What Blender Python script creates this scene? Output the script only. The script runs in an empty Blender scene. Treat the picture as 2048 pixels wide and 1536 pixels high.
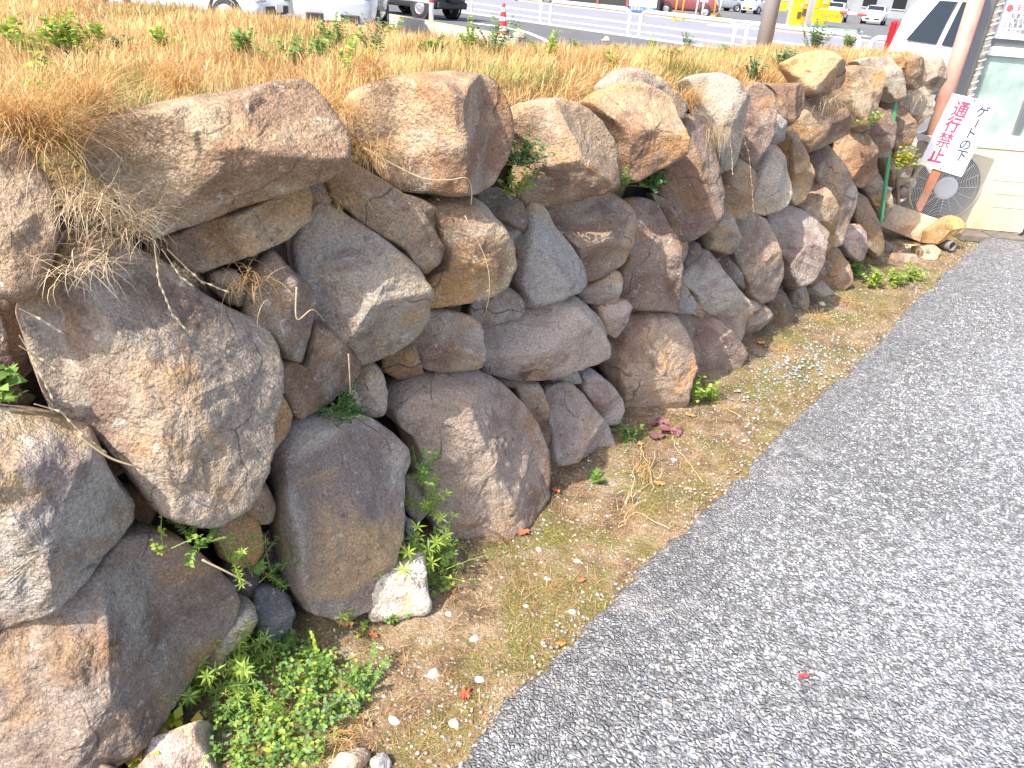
import bpy, math, random
import numpy as np
from mathutils import Vector, noise
random.seed(7); rng = np.random.default_rng(7)
sc = bpy.context.scene
C = sc.collection

# ---------------------------------------------------------------- camera
H = 1.4
FPX = 1540.0; PITCH = math.radians(27.9); ROLL = math.radians(4.7)
_dn = np.array([-math.sin(ROLL)*math.cos(PITCH), math.cos(ROLL)*math.cos(PITCH), math.sin(PITCH)])
_up = -_dn; _f = np.array([0, 0, 1.0]); _F = _f-_up*(_f@_up); _F /= np.linalg.norm(_F)
M = np.stack([np.cross(_dn, _F), _F, _up])          # image axes (right, down, forward) -> world
CAM = np.array([0, 0, H])
cam_d = bpy.data.cameras.new('camera'); cam = bpy.data.objects.new('camera', cam_d); C.objects.link(cam)
cam_d.sensor_width = 36; cam_d.lens = FPX/2048*36; cam_d.clip_start = .05; cam_d.clip_end = 2000
from mathutils import Matrix
_r, _d, _fw = M[:, 0], M[:, 1], M[:, 2]
cam.matrix_world = Matrix(((_r[0], -_d[0], -_fw[0], 0), (_r[1], -_d[1], -_fw[1], 0), (_r[2], -_d[2], -_fw[2], H), (0, 0, 0, 1)))
sc.camera = cam

# ---------------------------------------------------------------- light
SUN_AZ = math.radians(225.5); SUN_EL = math.radians(49)     # azimuth clockwise from +Y, where the sun stands
w = bpy.data.worlds.new('World'); sc.world = w; w.use_nodes = True
nt = w.node_tree; sky = nt.nodes.new('ShaderNodeTexSky'); sky.sky_type = 'NISHITA'; sky.sun_disc = False
sky.sun_elevation = SUN_EL; sky.sun_rotation = SUN_AZ; sky.air_density = .8; sky.dust_density = 3.0; sky.ozone_density = .4
nt.links.new(sky.outputs[0], nt.nodes['Background'].inputs[0]); nt.nodes['Background'].inputs[1].default_value = .15
sd = bpy.data.lights.new('sun', 'SUN'); sd.energy = 3.3; sd.angle = math.radians(.5); sd.color = (1, .94, .84)
so = bpy.data.objects.new('sun', sd); C.objects.link(so)
_s = Vector((math.sin(SUN_AZ)*math.cos(SUN_EL), math.cos(SUN_AZ)*math.cos(SUN_EL), math.sin(SUN_EL)))
so.rotation_euler = _s.to_track_quat('Z', 'Y').to_euler()
sc.view_settings.view_transform = 'Standard'; sc.view_settings.look = 'None'
sc.view_settings.exposure = 1.27
sc.cycles.max_bounces = 5; sc.cycles.diffuse_bounces = 3; sc.cycles.glossy_bounces = 2; sc.cycles.transmission_bounces = 2; sc.view_settings.gamma = 1

# ---------------------------------------------------------------- helpers
def ray(x, y): return M @ np.array([(x-1024)/FPX, (y-768)/FPX, 1.0])
def G(x, y, z=0.0):
    r = ray(x, y); return CAM+r*((z-H)/r[2])
def AT(x, y, dist):                       # point seen at photo position x,y at forward distance (world Y)
    r = ray(x, y); return CAM+r*(dist/r[1])
class Plane:
    def __init__(s, o, n, ex=None):
        s.o = np.array(o, float); s.n = np.array(n, float)/np.linalg.norm(n)
        if ex is None: ex = np.cross([0, 0, 1.0], s.n)
        s.ex = np.array(ex, float); s.ex -= s.n*(s.ex@s.n); s.ex /= np.linalg.norm(s.ex); s.ey = np.cross(s.n, s.ex)
    def hit(s, x, y):
        r = ray(x, y); return CAM+r*(((s.o-CAM)@s.n)/(r@s.n))
    def ab(s, x, y):
        q = s.hit(x, y)-s.o; return np.array([q@s.ex, q@s.ey])
    def p(s, a, b, c=0): return s.o+s.ex*a+s.ey*b+s.n*c

def tag(o, label=None, cat=None, group=None, kind=None):
    if label: o['label'] = label
    if cat: o['category'] = cat
    if group: o['group'] = group
    if kind: o['kind'] = kind
    return o
def empty(name, loc, rz=0):
    o = bpy.data.objects.new(name, None); C.objects.link(o); o.location = [float(v) for v in loc]; o.rotation_euler[2] = rz
    o.empty_display_size = .1
    return o
def mk(name, verts, faces, mat, parent=None, smooth=False, loc=None, col=None, bevel=0, auto=None):
    me = bpy.data.meshes.new(name); me.from_pydata([tuple(map(float, v)) for v in verts], [], [tuple(map(int, f)) for f in faces])
    me.update()
    o = bpy.data.objects.new(name, me); C.objects.link(o)
    if mat: me.materials.append(mat)
    if parent is not None: o.parent = parent
    if loc is not None: o.location = [float(v) for v in loc]
    if smooth: me.polygons.foreach_set('use_smooth', [True]*len(me.polygons))
    if col is not None: o.color = (*col, 1)
    if bevel:
        m = o.modifiers.new('bevel', 'BEVEL'); m.width = bevel; m.segments = 2; m.limit_method = 'ANGLE'
    return o
def fast(name, V, T, mat, col=None, parent=None, smooth=False, quads=False):
    k = 4 if quads else 3
    me = bpy.data.meshes.new(name); nV, nT = len(V), len(T)
    me.vertices.add(nV); me.vertices.foreach_set('co', np.ascontiguousarray(V, np.float32).ravel())
    me.loops.add(nT*k); me.loops.foreach_set('vertex_index', np.ascontiguousarray(T, np.int32).ravel())
    me.polygons.add(nT); me.polygons.foreach_set('loop_start', np.arange(0, nT*k, k, dtype=np.int32))
    me.polygons.foreach_set('loop_total', np.full(nT, k, np.int32))
    if smooth: me.polygons.foreach_set('use_smooth', np.ones(nT, bool))
    me.update(); me.validate()
    if col is not None:
        a = me.color_attributes.new('Col', 'FLOAT_COLOR', 'POINT')
        c = np.ones((nV, 4), np.float32); c[:, :3] = col; a.data.foreach_set('color', c.ravel())
    o = bpy.data.objects.new(name, me); C.objects.link(o)
    if mat: me.materials.append(mat)
    if parent is not None: o.parent = parent
    return o
class MB:
    def __init__(s): s.v = []; s.f = []
    def add(s, v, f):
        k = len(s.v); s.v += [tuple(map(float, q)) for q in v]; s.f += [tuple(i+k for i in q) for q in f]
    def box(s, c, e, R=None):
        P = [np.array([x*e[0]/2, y*e[1]/2, z*e[2]/2]) for z in (-1, 1) for y in (-1, 1) for x in (-1, 1)]
        if R is not None: P = [R@p for p in P]
        s.add([p+np.array(c) for p in P], [(0, 2, 3, 1), (4, 5, 7, 6), (0, 1, 5, 4), (2, 6, 7, 3), (0, 4, 6, 2), (1, 3, 7, 5)])
        return s
    def tube(s, pts, r, n=10, caps=True):
        pts = [np.array(p, float) for p in pts]; rr = r if hasattr(r, '__len__') else [r]*len(pts); rings = []
        prev = None
        for i, p in enumerate(pts):
            t = pts[min(i+1, len(pts)-1)]-pts[max(i-1, 0)]; t /= np.linalg.norm(t)
            a = prev if prev is not None else (np.array([0, 0, 1.0]) if abs(t[2]) < .9 else np.array([1.0, 0, 0]))
            u = a-t*(a@t); u /= np.linalg.norm(u); prev = u; v = np.cross(t, u)
            rings.append([p+rr[i]*(u*math.cos(2*math.pi*k/n)+v*math.sin(2*math.pi*k/n)) for k in range(n)])
        V = [q for rg in rings for q in rg]; F = []
        for i in range(len(pts)-1):
            for k in range(n): F.append((i*n+k, i*n+(k+1) % n, (i+1)*n+(k+1) % n, (i+1)*n+k))
        if caps: F.append(tuple(range(n))[::-1]); F.append(tuple((len(pts)-1)*n+k for k in range(n)))
        s.add(V, F); return s
    def prism(s, front, back):
        n = len(front); s.add(list(front)+list(back), [tuple(range(n)), tuple(range(2*n-1, n-1, -1))]+[(i, n+i, n+(i+1) % n, (i+1) % n) for i in range(n)])
        return s
    def lathe(s, prof, c, ax, n=24):
        ax = np.array(ax, float)/np.linalg.norm(ax); a = np.array([0, 0, 1.0]) if abs(ax[2]) < .9 else np.array([1.0, 0, 0])
        u = np.cross(a, ax); u /= np.linalg.norm(u); v = np.cross(ax, u); V = []
        for r, h in prof: V += [np.array(c)+ax*h+r*(u*math.cos(2*math.pi*k/n)+v*math.sin(2*math.pi*k/n)) for k in range(n)]
        F = [(i*n+k, i*n+(k+1) % n, (i+1)*n+(k+1) % n, (i+1)*n+k) for i in range(len(prof)-1) for k in range(n)]
        s.add(V, F); return s
    def build(s, name, mat, parent=None, **k): return mk(name, s.v, s.f, mat, parent, **k)

# ---------------------------------------------------------------- materials
def mat(name, col=(.5, .5, .5), rough=.7, metal=0, emit=None, coat=0):
    m = bpy.data.materials.new(name); m.use_nodes = True; b = m.node_tree.nodes['Principled BSDF']
    b.inputs['Base Color'].default_value = (*col, 1); b.inputs['Roughness'].default_value = rough; b.inputs['Metallic'].default_value = metal
    b.inputs['Coat Weight'].default_value = coat
    return m
class N:
    def __init__(s, m): s.t = m.node_tree; s.b = s.t.nodes['Principled BSDF']; s.out = s.t.nodes['Material Output']
    def n(s, kind, **kw):
        q = s.t.nodes.new('ShaderNode'+kind)
        for k, v in kw.items(): setattr(q, k, v)
        return q
    def l(s, a, b): s.t.links.new(a, b)
    def noise(s, vec, scale, detail=4, rough=.55, dist=0):
        q = s.n('TexNoise'); q.inputs['Scale'].default_value = scale; q.inputs['Detail'].default_value = detail
        q.inputs['Roughness'].default_value = rough; q.inputs['Distortion'].default_value = dist
        if vec is not None: s.l(vec, q.inputs['Vector'])
        return q.outputs['Fac']
    def vor(s, vec, scale, feature='F1', rnd=1):
        q = s.n('TexVoronoi', feature=feature); q.inputs['Scale'].default_value = scale; q.inputs['Randomness'].default_value = rnd
        if vec is not None: s.l(vec, q.inputs['Vector'])
        return q
    def ramp(s, fac, stops, interp='LINEAR'):
        q = s.n('ValToRGB'); q.color_ramp.interpolation = interp; e = q.color_ramp.elements
        while len(e) < len(stops): e.new(.5)
        for k, (p, c) in enumerate(stops):
            e[k].position = p; e[k].color = (c, c, c, 1) if not hasattr(c, '__len__') else (*c, 1)
        s.l(fac, q.inputs[0]); return q.outputs[0]
    def mix(s, fac, a, b, mode='MIX'):
        q = s.n('MixRGB', blend_type=mode)
        for i, x in ((0, fac), (1, a), (2, b)):
            if hasattr(x, 'is_output'): s.l(x, q.inputs[i])
            elif i == 0: q.inputs[0].default_value = x
            else: q.inputs[i].default_value = (*x, 1) if hasattr(x, '__len__') else (x, x, x, 1)
        return q.outputs[0]
    def math(s, op, a, b=None):
        q = s.n('Math', operation=op)
        for i, x in ((0, a), (1, b)):
            if x is None: continue
            if hasattr(x, 'is_output'): s.l(x, q.inputs[i])
            else: q.inputs[i].default_value = x
        return q.outputs[0]
    def vadd(s, a, b, op='ADD'):
        q = s.n('VectorMath', operation=op)
        for i, x in ((0, a), (1, b)):
            if hasattr(x, 'is_output'): s.l(x, q.inputs[i])
            else: q.inputs[i].default_value = x
        return q.outputs[0]
    def bump(s, h, strength, dist, prev=None):
        q = s.n('Bump'); q.inputs['Strength'].default_value = strength; q.inputs['Distance'].default_value = dist
        s.l(h, q.inputs['Height'])
        if prev is not None: s.l(prev, q.inputs['Normal'])
        return q.outputs[0]

def stone_material():
    m = mat('stone', rough=.92); q = N(m); tc = q.n('TexCoord'); oi = q.n('ObjectInfo')
    off = q.n('CombineXYZ')
    for k, sc_ in enumerate((37, 91, 53)): q.l(q.math('MULTIPLY', oi.outputs['Random'], sc_), off.inputs[k])
    v = q.vadd(tc.outputs['Object'], off.outputs[0])
    warp = q.n('TexNoise'); warp.inputs['Scale'].default_value = 5; warp.inputs['Detail'].default_value = 2; q.l(v, warp.inputs['Vector'])
    vw = q.vadd(v, q.vadd(warp.outputs['Color'], (.28, .28, .28), 'MULTIPLY'))
    base = q.mix(1, oi.outputs['Color'], (.90, .88, .865), 'MULTIPLY')
    n1 = q.n('TexNoise'); n1.inputs['Scale'].default_value = 3.6; n1.inputs['Detail'].default_value = 5; n1.inputs['Roughness'].default_value = .66; n1.inputs['Distortion'].default_value = .7; q.l(v, n1.inputs['Vector'])
    s1 = q.n('SeparateColor'); q.l(n1.outputs['Color'], s1.inputs[0])
    c = q.mix(q.ramp(s1.outputs[0], [(.46, 0), (.58, .9)]), base, q.mix(1, base, (.60, .50, .49), 'MULTIPLY'))
    c = q.mix(q.ramp(s1.outputs[1], [(.51, 0), (.63, .75)]), c, q.mix(1, base, (1.20, .90, .52), 'MULTIPLY'))
    c = q.mix(q.ramp(s1.outputs[2], [(.56, 0), (.65, .35)]), c, (.46, .43, .38))
    n2 = q.n('TexNoise'); n2.inputs['Scale'].default_value = 42; n2.inputs['Detail'].default_value = 3; n2.inputs['Roughness'].default_value = .65; q.l(v, n2.inputs['Vector'])
    s2 = q.n('SeparateColor'); q.l(n2.outputs['Color'], s2.inputs[0])
    c = q.mix(q.ramp(s2.outputs[0], [(.62, 0), (.68, .5)]), c, (.52, .50, .45))
    c = q.mix(q.ramp(s2.outputs[1], [(.60, 0), (.68, .45)]), c, (.10, .075, .065))
    fine = q.noise(v, 190, 2, .7)
    c = q.mix(1, c, q.ramp(fine, [(.30, .66), (.5, 1.0), (.72, 1.4)]), 'MULTIPLY')
    cr = q.vor(vw, 2.2, 'DISTANCE_TO_EDGE'); cm = q.ramp(cr.outputs['Distance'], [(.002, 1), (.008, 0)])
    cmask = q.math('MULTIPLY', cm, q.ramp(s1.outputs[2], [(.44, 1), (.50, 0)]))
    c = q.mix(q.math('MULTIPLY', cmask, .7), c, (.04, .03, .026))
    q.l(c, q.b.inputs['Base Color'])
    hgt = q.math('ADD', q.math('MULTIPLY', q.noise(v, 20, 4, .66), .008), q.math('MULTIPLY', q.noise(v, 110, 3, .7), .007))
    q.l(q.bump(hgt, 1.0, 1.0), q.b.inputs['Normal'])
    return m
STONE = stone_material()

_e0, _e1 = G(882, 1536, .03), G(1960, 480, .03); _ed = (_e1-_e0)/np.linalg.norm(_e1-_e0); EOFF = float(_e0[0]*.802-_e0[1]*.597)
def pavement_material(name, cell, dark, tone):
    m = mat(name, rough=.75); q = N(m); tc = q.n('TexCoord'); v = tc.outputs['Object']
    wn = q.n('TexNoise'); wn.inputs['Scale'].default_value = 60; wn.inputs['Detail'].default_value = 1; q.l(v, wn.inputs['Vector'])
    vv = q.vadd(v, q.vadd(wn.outputs['Color'], (.008, .008, .008), 'MULTIPLY'))
    vo = q.vor(vv, cell); ed = q.vor(vv, cell, 'DISTANCE_TO_EDGE')
    sep = q.n('SeparateColor'); q.l(vo.outputs['Color'], sep.inputs[0])
    c = q.ramp(sep.outputs[0], [(0, (.06*tone, .072*tone, .075*tone)), (.35, (.10*tone, .10*tone, .10*tone)), (.62, (.15*tone, .15*tone, .155*tone)), (.80, (.23*tone, .225*tone, .22*tone)),
                                (.88, (.36*tone, .35*tone, .34*tone)), (.94, (.68, .67, .64)), (1, (.78, .78, .76))])
    hue = q.ramp(sep.outputs[1], [(0, (.80, .92, 1.12)), (.3, (1, 1, 1)), (.7, (1, 1, 1)), (.9, (1.06, .98, .86)), (1, (1.15, .86, .62))])
    c = q.mix(1, c, hue, 'MULTIPLY')
    # binder between the pieces
    e = q.ramp(ed.outputs['Distance'], [(.03, 1), (.20, 0)])
    dt = q.n('VectorMath', operation='DOT_PRODUCT'); q.l(v, dt.inputs[0]); dt.inputs[1].default_value = (.802, -.597, 0)
    dist = q.math('ADD', q.math('SUBTRACT', dt.outputs['Value'], EOFF), q.math('MULTIPLY', q.math('SUBTRACT', q.noise(v, 3.0, 4, .6), .5), 1.1))
    away = q.ramp(dist, [(.05, 0), (.75, 1)])                       # worn clean away from the dirty margin
    binder = q.mix(away, (.085*dark, .08*dark, .075*dark), (.42, .42, .435))
    c = q.mix(q.math('MULTIPLY', e, .85), c, binder)
    fine = q.vor(vv, cell*2.7); s2 = q.n('SeparateColor'); q.l(fine.outputs['Color'], s2.inputs[0])
    cf = q.ramp(s2.outputs[0], [(0, .12), (.6, .20), (.8, .40), (1, .74)])
    c = q.mix(q.ramp(q.noise(q.vadd(v, (4, 1, 0)), 42, 4, .6), [(.38, 0), (.52, .9)]), c, cf)
    # trodden darker and cleaner zones, stains
    c = q.mix(1, c, q.ramp(q.noise(q.vadd(v, (2, 9, 0)), 32, 3, .7), [(.34, .66), (.5, 1.0), (.66, 1.40)]), 'MULTIPLY')
    c = q.mix(q.ramp(q.noise(q.vadd(v, (6, 2, 0)), 6.5, 5, .7), [(.56, 0), (.68, .55 if name == 'mortar_edge' else .0)]), c, (.52, .48, .45))
    big = q.ramp(q.noise(v, 1.7, 4, .6, .4), [(.28, .84), (.5, 1.0), (.72, 1.14)])
    c = q.mix(1, c, big, 'MULTIPLY')
    st = q.ramp(q.noise(q.vadd(v, (11, 3, 0)), 5.5, 4, .65), [(.60, 0), (.74, .25)])
    c = q.mix(st, c, (.10, .085, .07))
    c = q.mix(q.math('MULTIPLY', q.math('SUBTRACT', 1.0, away), .20), c, (.15, .137, .125))
    ck = q.vor(q.vadd(v, q.vadd(wn.outputs['Color'], (.03, .03, 0), 'MULTIPLY')), 1.3, 'DISTANCE_TO_EDGE')
    c = q.mix(q.math('MULTIPLY', q.ramp(ck.outputs['Distance'], [(.0, .75), (.007, 0)]), q.ramp(q.noise(v, .9, 2), [(.62, 0), (.70, 1)])), c, (.05, .045, .04))
    c = q.mix(1, c, (.97, .99, 1.05), 'MULTIPLY')
    q.l(c, q.b.inputs['Base Color'])
    hv = q.vor(v, cell, 'DISTANCE_TO_EDGE')
    b = q.bump(q.math('ADD', q.ramp(hv.outputs['Distance'], [(0, 0), (.25, .006)]), q.math('MULTIPLY', q.noise(v, 190, 2, .7), .006)), .9, 1.0)
    q.l(b, q.b.inputs['Normal'])
    return m
PAVE = pavement_material('worn_exposed_aggregate', 76, 1.8, 1.55)
EDGE = pavement_material('mortar_edge', 95, 2.6, 1.6)

def soil_material():
    m = mat('mossy_soil', rough=.95); q = N(m); v = q.n('TexCoord').outputs['Object']
    c = q.ramp(q.noise(v, 7, 8, .70, .6), [(.3, (.065, .044, .026)), (.42, (.15, .098, .056)), (.51, (.26, .175, .10)), (.60, (.37, .275, .175)), (.70, (.30, .27, .235)), (.80, (.12, .085, .055))])
    moss = q.ramp(q.noise(q.vadd(v, (5, 2, 0)), 3.4, 7, .65, .4), [(.46, 0), (.60, 1)])
    c = q.mix(q.math('MULTIPLY', moss, .8), c, q.ramp(q.noise(v, 140, 3), [(.3, (.08, .085, .016)), (.7, (.27, .25, .05))]))
    gv = q.vor(v, 120); s = q.n('SeparateColor'); q.l(gv.outputs['Color'], s.inputs[0])
    gm = q.math('MULTIPLY', q.ramp(s.outputs[0], [(.50, 0), (.58, 1)]), q.ramp(gv.outputs['Distance'], [(.30, 1), (.42, 0)]))
    gm = q.math('MULTIPLY', gm, q.ramp(q.noise(v, 8, 4), [(.42, 0), (.55, 1)]))
    c = q.mix(gm, c, q.ramp(s.outputs[1], [(0, (.18, .19, .20)), (.4, (.34, .29, .24)), (.75, (.52, .49, .43)), (1, (.66, .64, .6))]))
    c = q.mix(1, c, q.ramp(q.noise(v, 260, 3, .6), [(.3, .6), (.7, 1.4)]), 'MULTIPLY')
    q.l(c, q.b.inputs['Base Color'])
    b = q.bump(q.noise(v, 60, 4, .75), 1, .015)
    q.l(b, q.b.inputs['Normal'])
    return m
SOIL = soil_material()
def bank_material():
    m = mat('bank_soil', rough=.95); q = N(m); v = q.n('TexCoord').outputs['Object']
    c = q.ramp(q.noise(v, 7, 7, .65), [(.3, (.10, .062, .028)), (.5, (.24, .15, .065)), (.7, (.36, .24, .11))])
    c = q.mix(1, c, q.ramp(q.noise(v, 120, 4, .7), [(.3, .5), (.7, 1.4)]), 'MULTIPLY')
    q.l(c, q.b.inputs['Base Color']); q.l(q.bump(q.noise(v, 90, 5, .7), 1, .03), q.b.inputs['Normal'])
    return m
BANK = bank_material()
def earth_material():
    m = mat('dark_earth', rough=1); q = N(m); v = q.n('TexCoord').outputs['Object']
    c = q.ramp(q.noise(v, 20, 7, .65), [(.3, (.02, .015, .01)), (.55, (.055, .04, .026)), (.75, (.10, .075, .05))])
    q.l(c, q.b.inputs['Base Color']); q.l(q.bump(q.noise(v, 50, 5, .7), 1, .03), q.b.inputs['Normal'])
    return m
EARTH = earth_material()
def leaf_material(name, trans=.35, rough=.55):
    m = mat(name, rough=rough); q = N(m); a = q.n('Attribute', attribute_name='Col'); q.l(a.outputs['Color'], q.b.inputs['Base Color'])
    t = q.n('BsdfTranslucent'); q.l(a.outputs['Color'], t.inputs[0]); mx = q.n('MixShader'); mx.inputs[0].default_value = trans
    q.l(q.b.outputs[0], mx.inputs[1]); q.l(t.outputs[0], mx.inputs[2]); q.l(mx.outputs[0], q.out.inputs[0])
    return m
LEAF = leaf_material('leaf'); STRAW = leaf_material('straw', .3, .75)
PEBBLE = mat('pebble', rough=.8)
_q = N(PEBBLE); _a = _q.n('Attribute', attribute_name='Col'); _tc = _q.n('TexCoord')
_q.l(_q.mix(1, _a.outputs['Color'], _q.ramp(_q.noise(_tc.outputs['Object'], 300, 3), [(.3, .7), (.7, 1.25)]), 'MULTIPLY'), _q.b.inputs['Base Color'])
def worn(name, col, col2, scale=12, lo=.5, hi=.65, rough=.6, metal=0, bump=0, grain=0):
    m = mat(name, col, rough, metal); q = N(m); v = q.n('TexCoord').outputs['Object']
    c = q.mix(q.ramp(q.noise(v, scale, 7, .65, .3), [(lo, 0), (hi, 1)]), col, col2)
    if grain: c = q.mix(1, c, q.ramp(q.noise(v, grain, 4, .6), [(.3, .75), (.7, 1.2)]), 'MULTIPLY')
    q.l(c, q.b.inputs['Base Color'])
    if bump: q.l(q.bump(q.noise(v, scale*6, 5, .7), bump, .01), q.b.inputs['Normal'])
    return m

# ---------------------------------------------------------------- wall frame of reference
WAZ = math.radians(38.2)
D = np.array([math.sin(WAZ), math.cos(WAZ), 0]); NW = np.array([math.cos(WAZ), -math.sin(WAZ), 0])
B0 = np.array([-.36, 1.45, 0]); BAT = math.radians(7.5)
WN = NW*math.cos(BAT)+np.array([0, 0, math.sin(BAT)])          # outward normal of the battered face
WALL = Plane(B0, WN)
def wall_sd(p):                                                # along the wall, distance behind its foot line
    q = np.asarray(p)[..., :2]-B0[:2]
    return q@D[:2], -(q@NW[:2])

# ================================================================ GROUND
gm = worn('street_asphalt', (.10, .10, .105), (.135, .135, .14), 1.2, .4, .7, .85, bump=.3, grain=40)
tag(mk('street', [(-150, -60, -.06), (200, -60, -.06), (200, 300, -.06), (-150, 300, -.06)], [(0, 1, 2, 3)], gm), kind='structure')

# pavement: edge line measured at its own level
PZ = .03
E0 = G(882, 1536, PZ); E1 = G(1960, 480, PZ); E0[2] = E1[2] = 0; ED = (E1-E0); EL = np.linalg.norm(ED); ED /= EL
EN = np.array([ED[1], -ED[0], 0])                              # away from the wall
def edge_jit(s): return .026*noise.noise(Vector((s*3.1, 1.7, 0)))+.018*noise.noise(Vector((s*13, 4.7, 0)))+.012*noise.noise(Vector((s*43, 9, 0)))
def build_pavement():
    BAND = .17
    # edge band
    S = np.arange(-1.6, EL+.30, .02); V = []; F = []
    for s in S:
        j = edge_jit(s); p = E0+ED*s
        jb = BAND+.02*noise.noise(Vector((s*4, 8.8, 0)))
        h = .004*noise.noise(Vector((s*9, 2, 0)))
        prof = [(j-.006, -.07), (j, PZ-.012+h), (j+.014, PZ+h)]+[(j+.014+(jb-j-.014)*k/5, PZ+h*(1-k/5)+.002-.003*(k == 5)) for k in (1, 2, 3, 4, 5)]
        V += [p+EN*a+np.array([0, 0, b]) for a, b in prof]
    n = 8
    for i in range(len(S)-1):
        for k in range(n-1): F.append((i*n+k, i*n+k+1, (i+1)*n+k+1, (i+1)*n+k))
    o = mk('pavement_edge', V, F, EDGE, smooth=True); tag(o, kind='structure')
    # main sheet
    S = np.linspace(-2.2, EL+.7, 120); T = np.concatenate([np.linspace(.13, 2.5, 60), np.linspace(2.7, 9, 12)])
    V = []; F = []
    for s in S:
        for t in T:
            p = E0+ED*s+EN*t
            z = PZ-.003+.004*min(1, t*2)*noise.noise(Vector((p[0]*2.2, p[1]*2.2, 0)))+.002*noise.noise(Vector((p[0]*9, p[1]*9, 3)))
            V.append((p[0], p[1], z))
    m_ = len(T)
    for i in range(len(S)-1):
        for k in range(m_-1): F.append((i*m_+k, i*m_+k+1, (i+1)*m_+k+1, (i+1)*m_+k))
    tag(mk('pavement', V, F, PAVE, smooth=True), kind='structure')
build_pavement()

# mossy strip between the wall foot and the pavement
def strip_z(s, d): return .014*noise.noise(Vector((s*3, d*3, 5)))+.008*noise.noise(Vector((s*11, d*11, 1)))+.02*max(0, 1-abs(d)/.12)
def strip_point(x, y):
    g = G(x, y, 0.0); s, d = wall_sd(g); g[2] = strip_z(s, d); return g
def build_strip():
    S = np.arange(-1.7, 6.2, .03); Dd = np.linspace(-.75, .45, 42); V = []; F = []
    for s in S:
        for d in Dd:
            p = B0+D*s-NW*d; V.append((p[0], p[1], strip_z(s, d)))
    m_ = len(Dd)
    for i in range(len(S)-1):
        for k in range(m_-1): F.append((i*m_+k, (i+1)*m_+k, (i+1)*m_+k+1, i*m_+k+1))
    tag(mk('soil_strip', V, F, SOIL, smooth=True), kind='structure')
build_strip()

# raised bank behind the wall
BE = [AT(-1500, -60, 5.2), AT(-400, -40, 5.2), AT(0, -20, 5.2), AT(300, 0, 5.2), AT(560, 31, 5.1), AT(700, 64, 5.0), AT(1000, 88, 5.3), AT(1250, 98, 5.7), AT(1530, 92, 6.3), AT(1760, 99, 7.0), AT(1900, 110, 7.2)]
def bank_depth(s):                     # distance behind the wall where the bank ends
    pts = sorted([wall_sd(p) for p in BE]); return float(np.interp(s, [a for a, b in pts], [b for a, b in pts]))
_bs = sorted([(float(wall_sd(p)[0]), float(wall_sd(p)[1]), float(p[2])) for p in BE])
def bank_arr(s, d):
    dm = np.interp(s, [a for a, b, c in _bs], [b for a, b, c in _bs]); ze = np.interp(s, [a for a, b, c in _bs], [c for a, b, c in _bs])
    ze = np.clip(ze, .80, 1.25)-.055
    t = np.clip((d-.4)/np.maximum(dm-.4, .3), 0, 1.0)
    z = 1.085+(ze-1.085)*t**.9
    z = z-.14*np.clip((.50-d)/.22, 0, 1)**1.5
    over = np.clip(d-dm, 0, None); z = z-over*.5
    return z, dm
def build_bank():
    S = np.linspace(-3.5, 4.95, 110); U = np.concatenate([np.linspace(.03, .6, 14), np.linspace(.7, 1.0, 8)]); V = []; F = []
    cols = 26
    for s in S:
        dm = float(np.interp(s, [a for a, b, c in _bs], [b for a, b, c in _bs]))
        for k in range(cols):
            d = .27+(dm+2.2)*(k/(cols-1))**1.6
            z, _ = bank_arr(np.array([s]), np.array([d])); p = B0+D*s-NW*d
            V.append((p[0], p[1], max(-.1, float(z[0])*(1-max(0, min(1, (s-4.45)/.5))**1.5)+.025*noise.noise(Vector((s*2.5, d*2.5, 0))))))
    for i in range(len(S)-1):
        for k in range(cols-1): F.append((i*cols+k, (i+1)*cols+k, (i+1)*cols+k+1, i*cols+k+1))
    tag(mk('grass_bank', V, F, BANK, smooth=True), kind='structure')
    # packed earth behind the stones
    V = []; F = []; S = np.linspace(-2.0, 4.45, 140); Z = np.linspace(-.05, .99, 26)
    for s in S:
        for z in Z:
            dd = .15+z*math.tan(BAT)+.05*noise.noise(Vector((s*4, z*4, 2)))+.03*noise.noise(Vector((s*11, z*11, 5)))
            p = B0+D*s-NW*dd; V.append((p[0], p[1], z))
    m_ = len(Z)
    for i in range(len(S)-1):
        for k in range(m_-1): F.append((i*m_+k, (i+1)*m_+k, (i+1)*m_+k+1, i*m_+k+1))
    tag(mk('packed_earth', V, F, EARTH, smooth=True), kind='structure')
build_bank()

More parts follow.
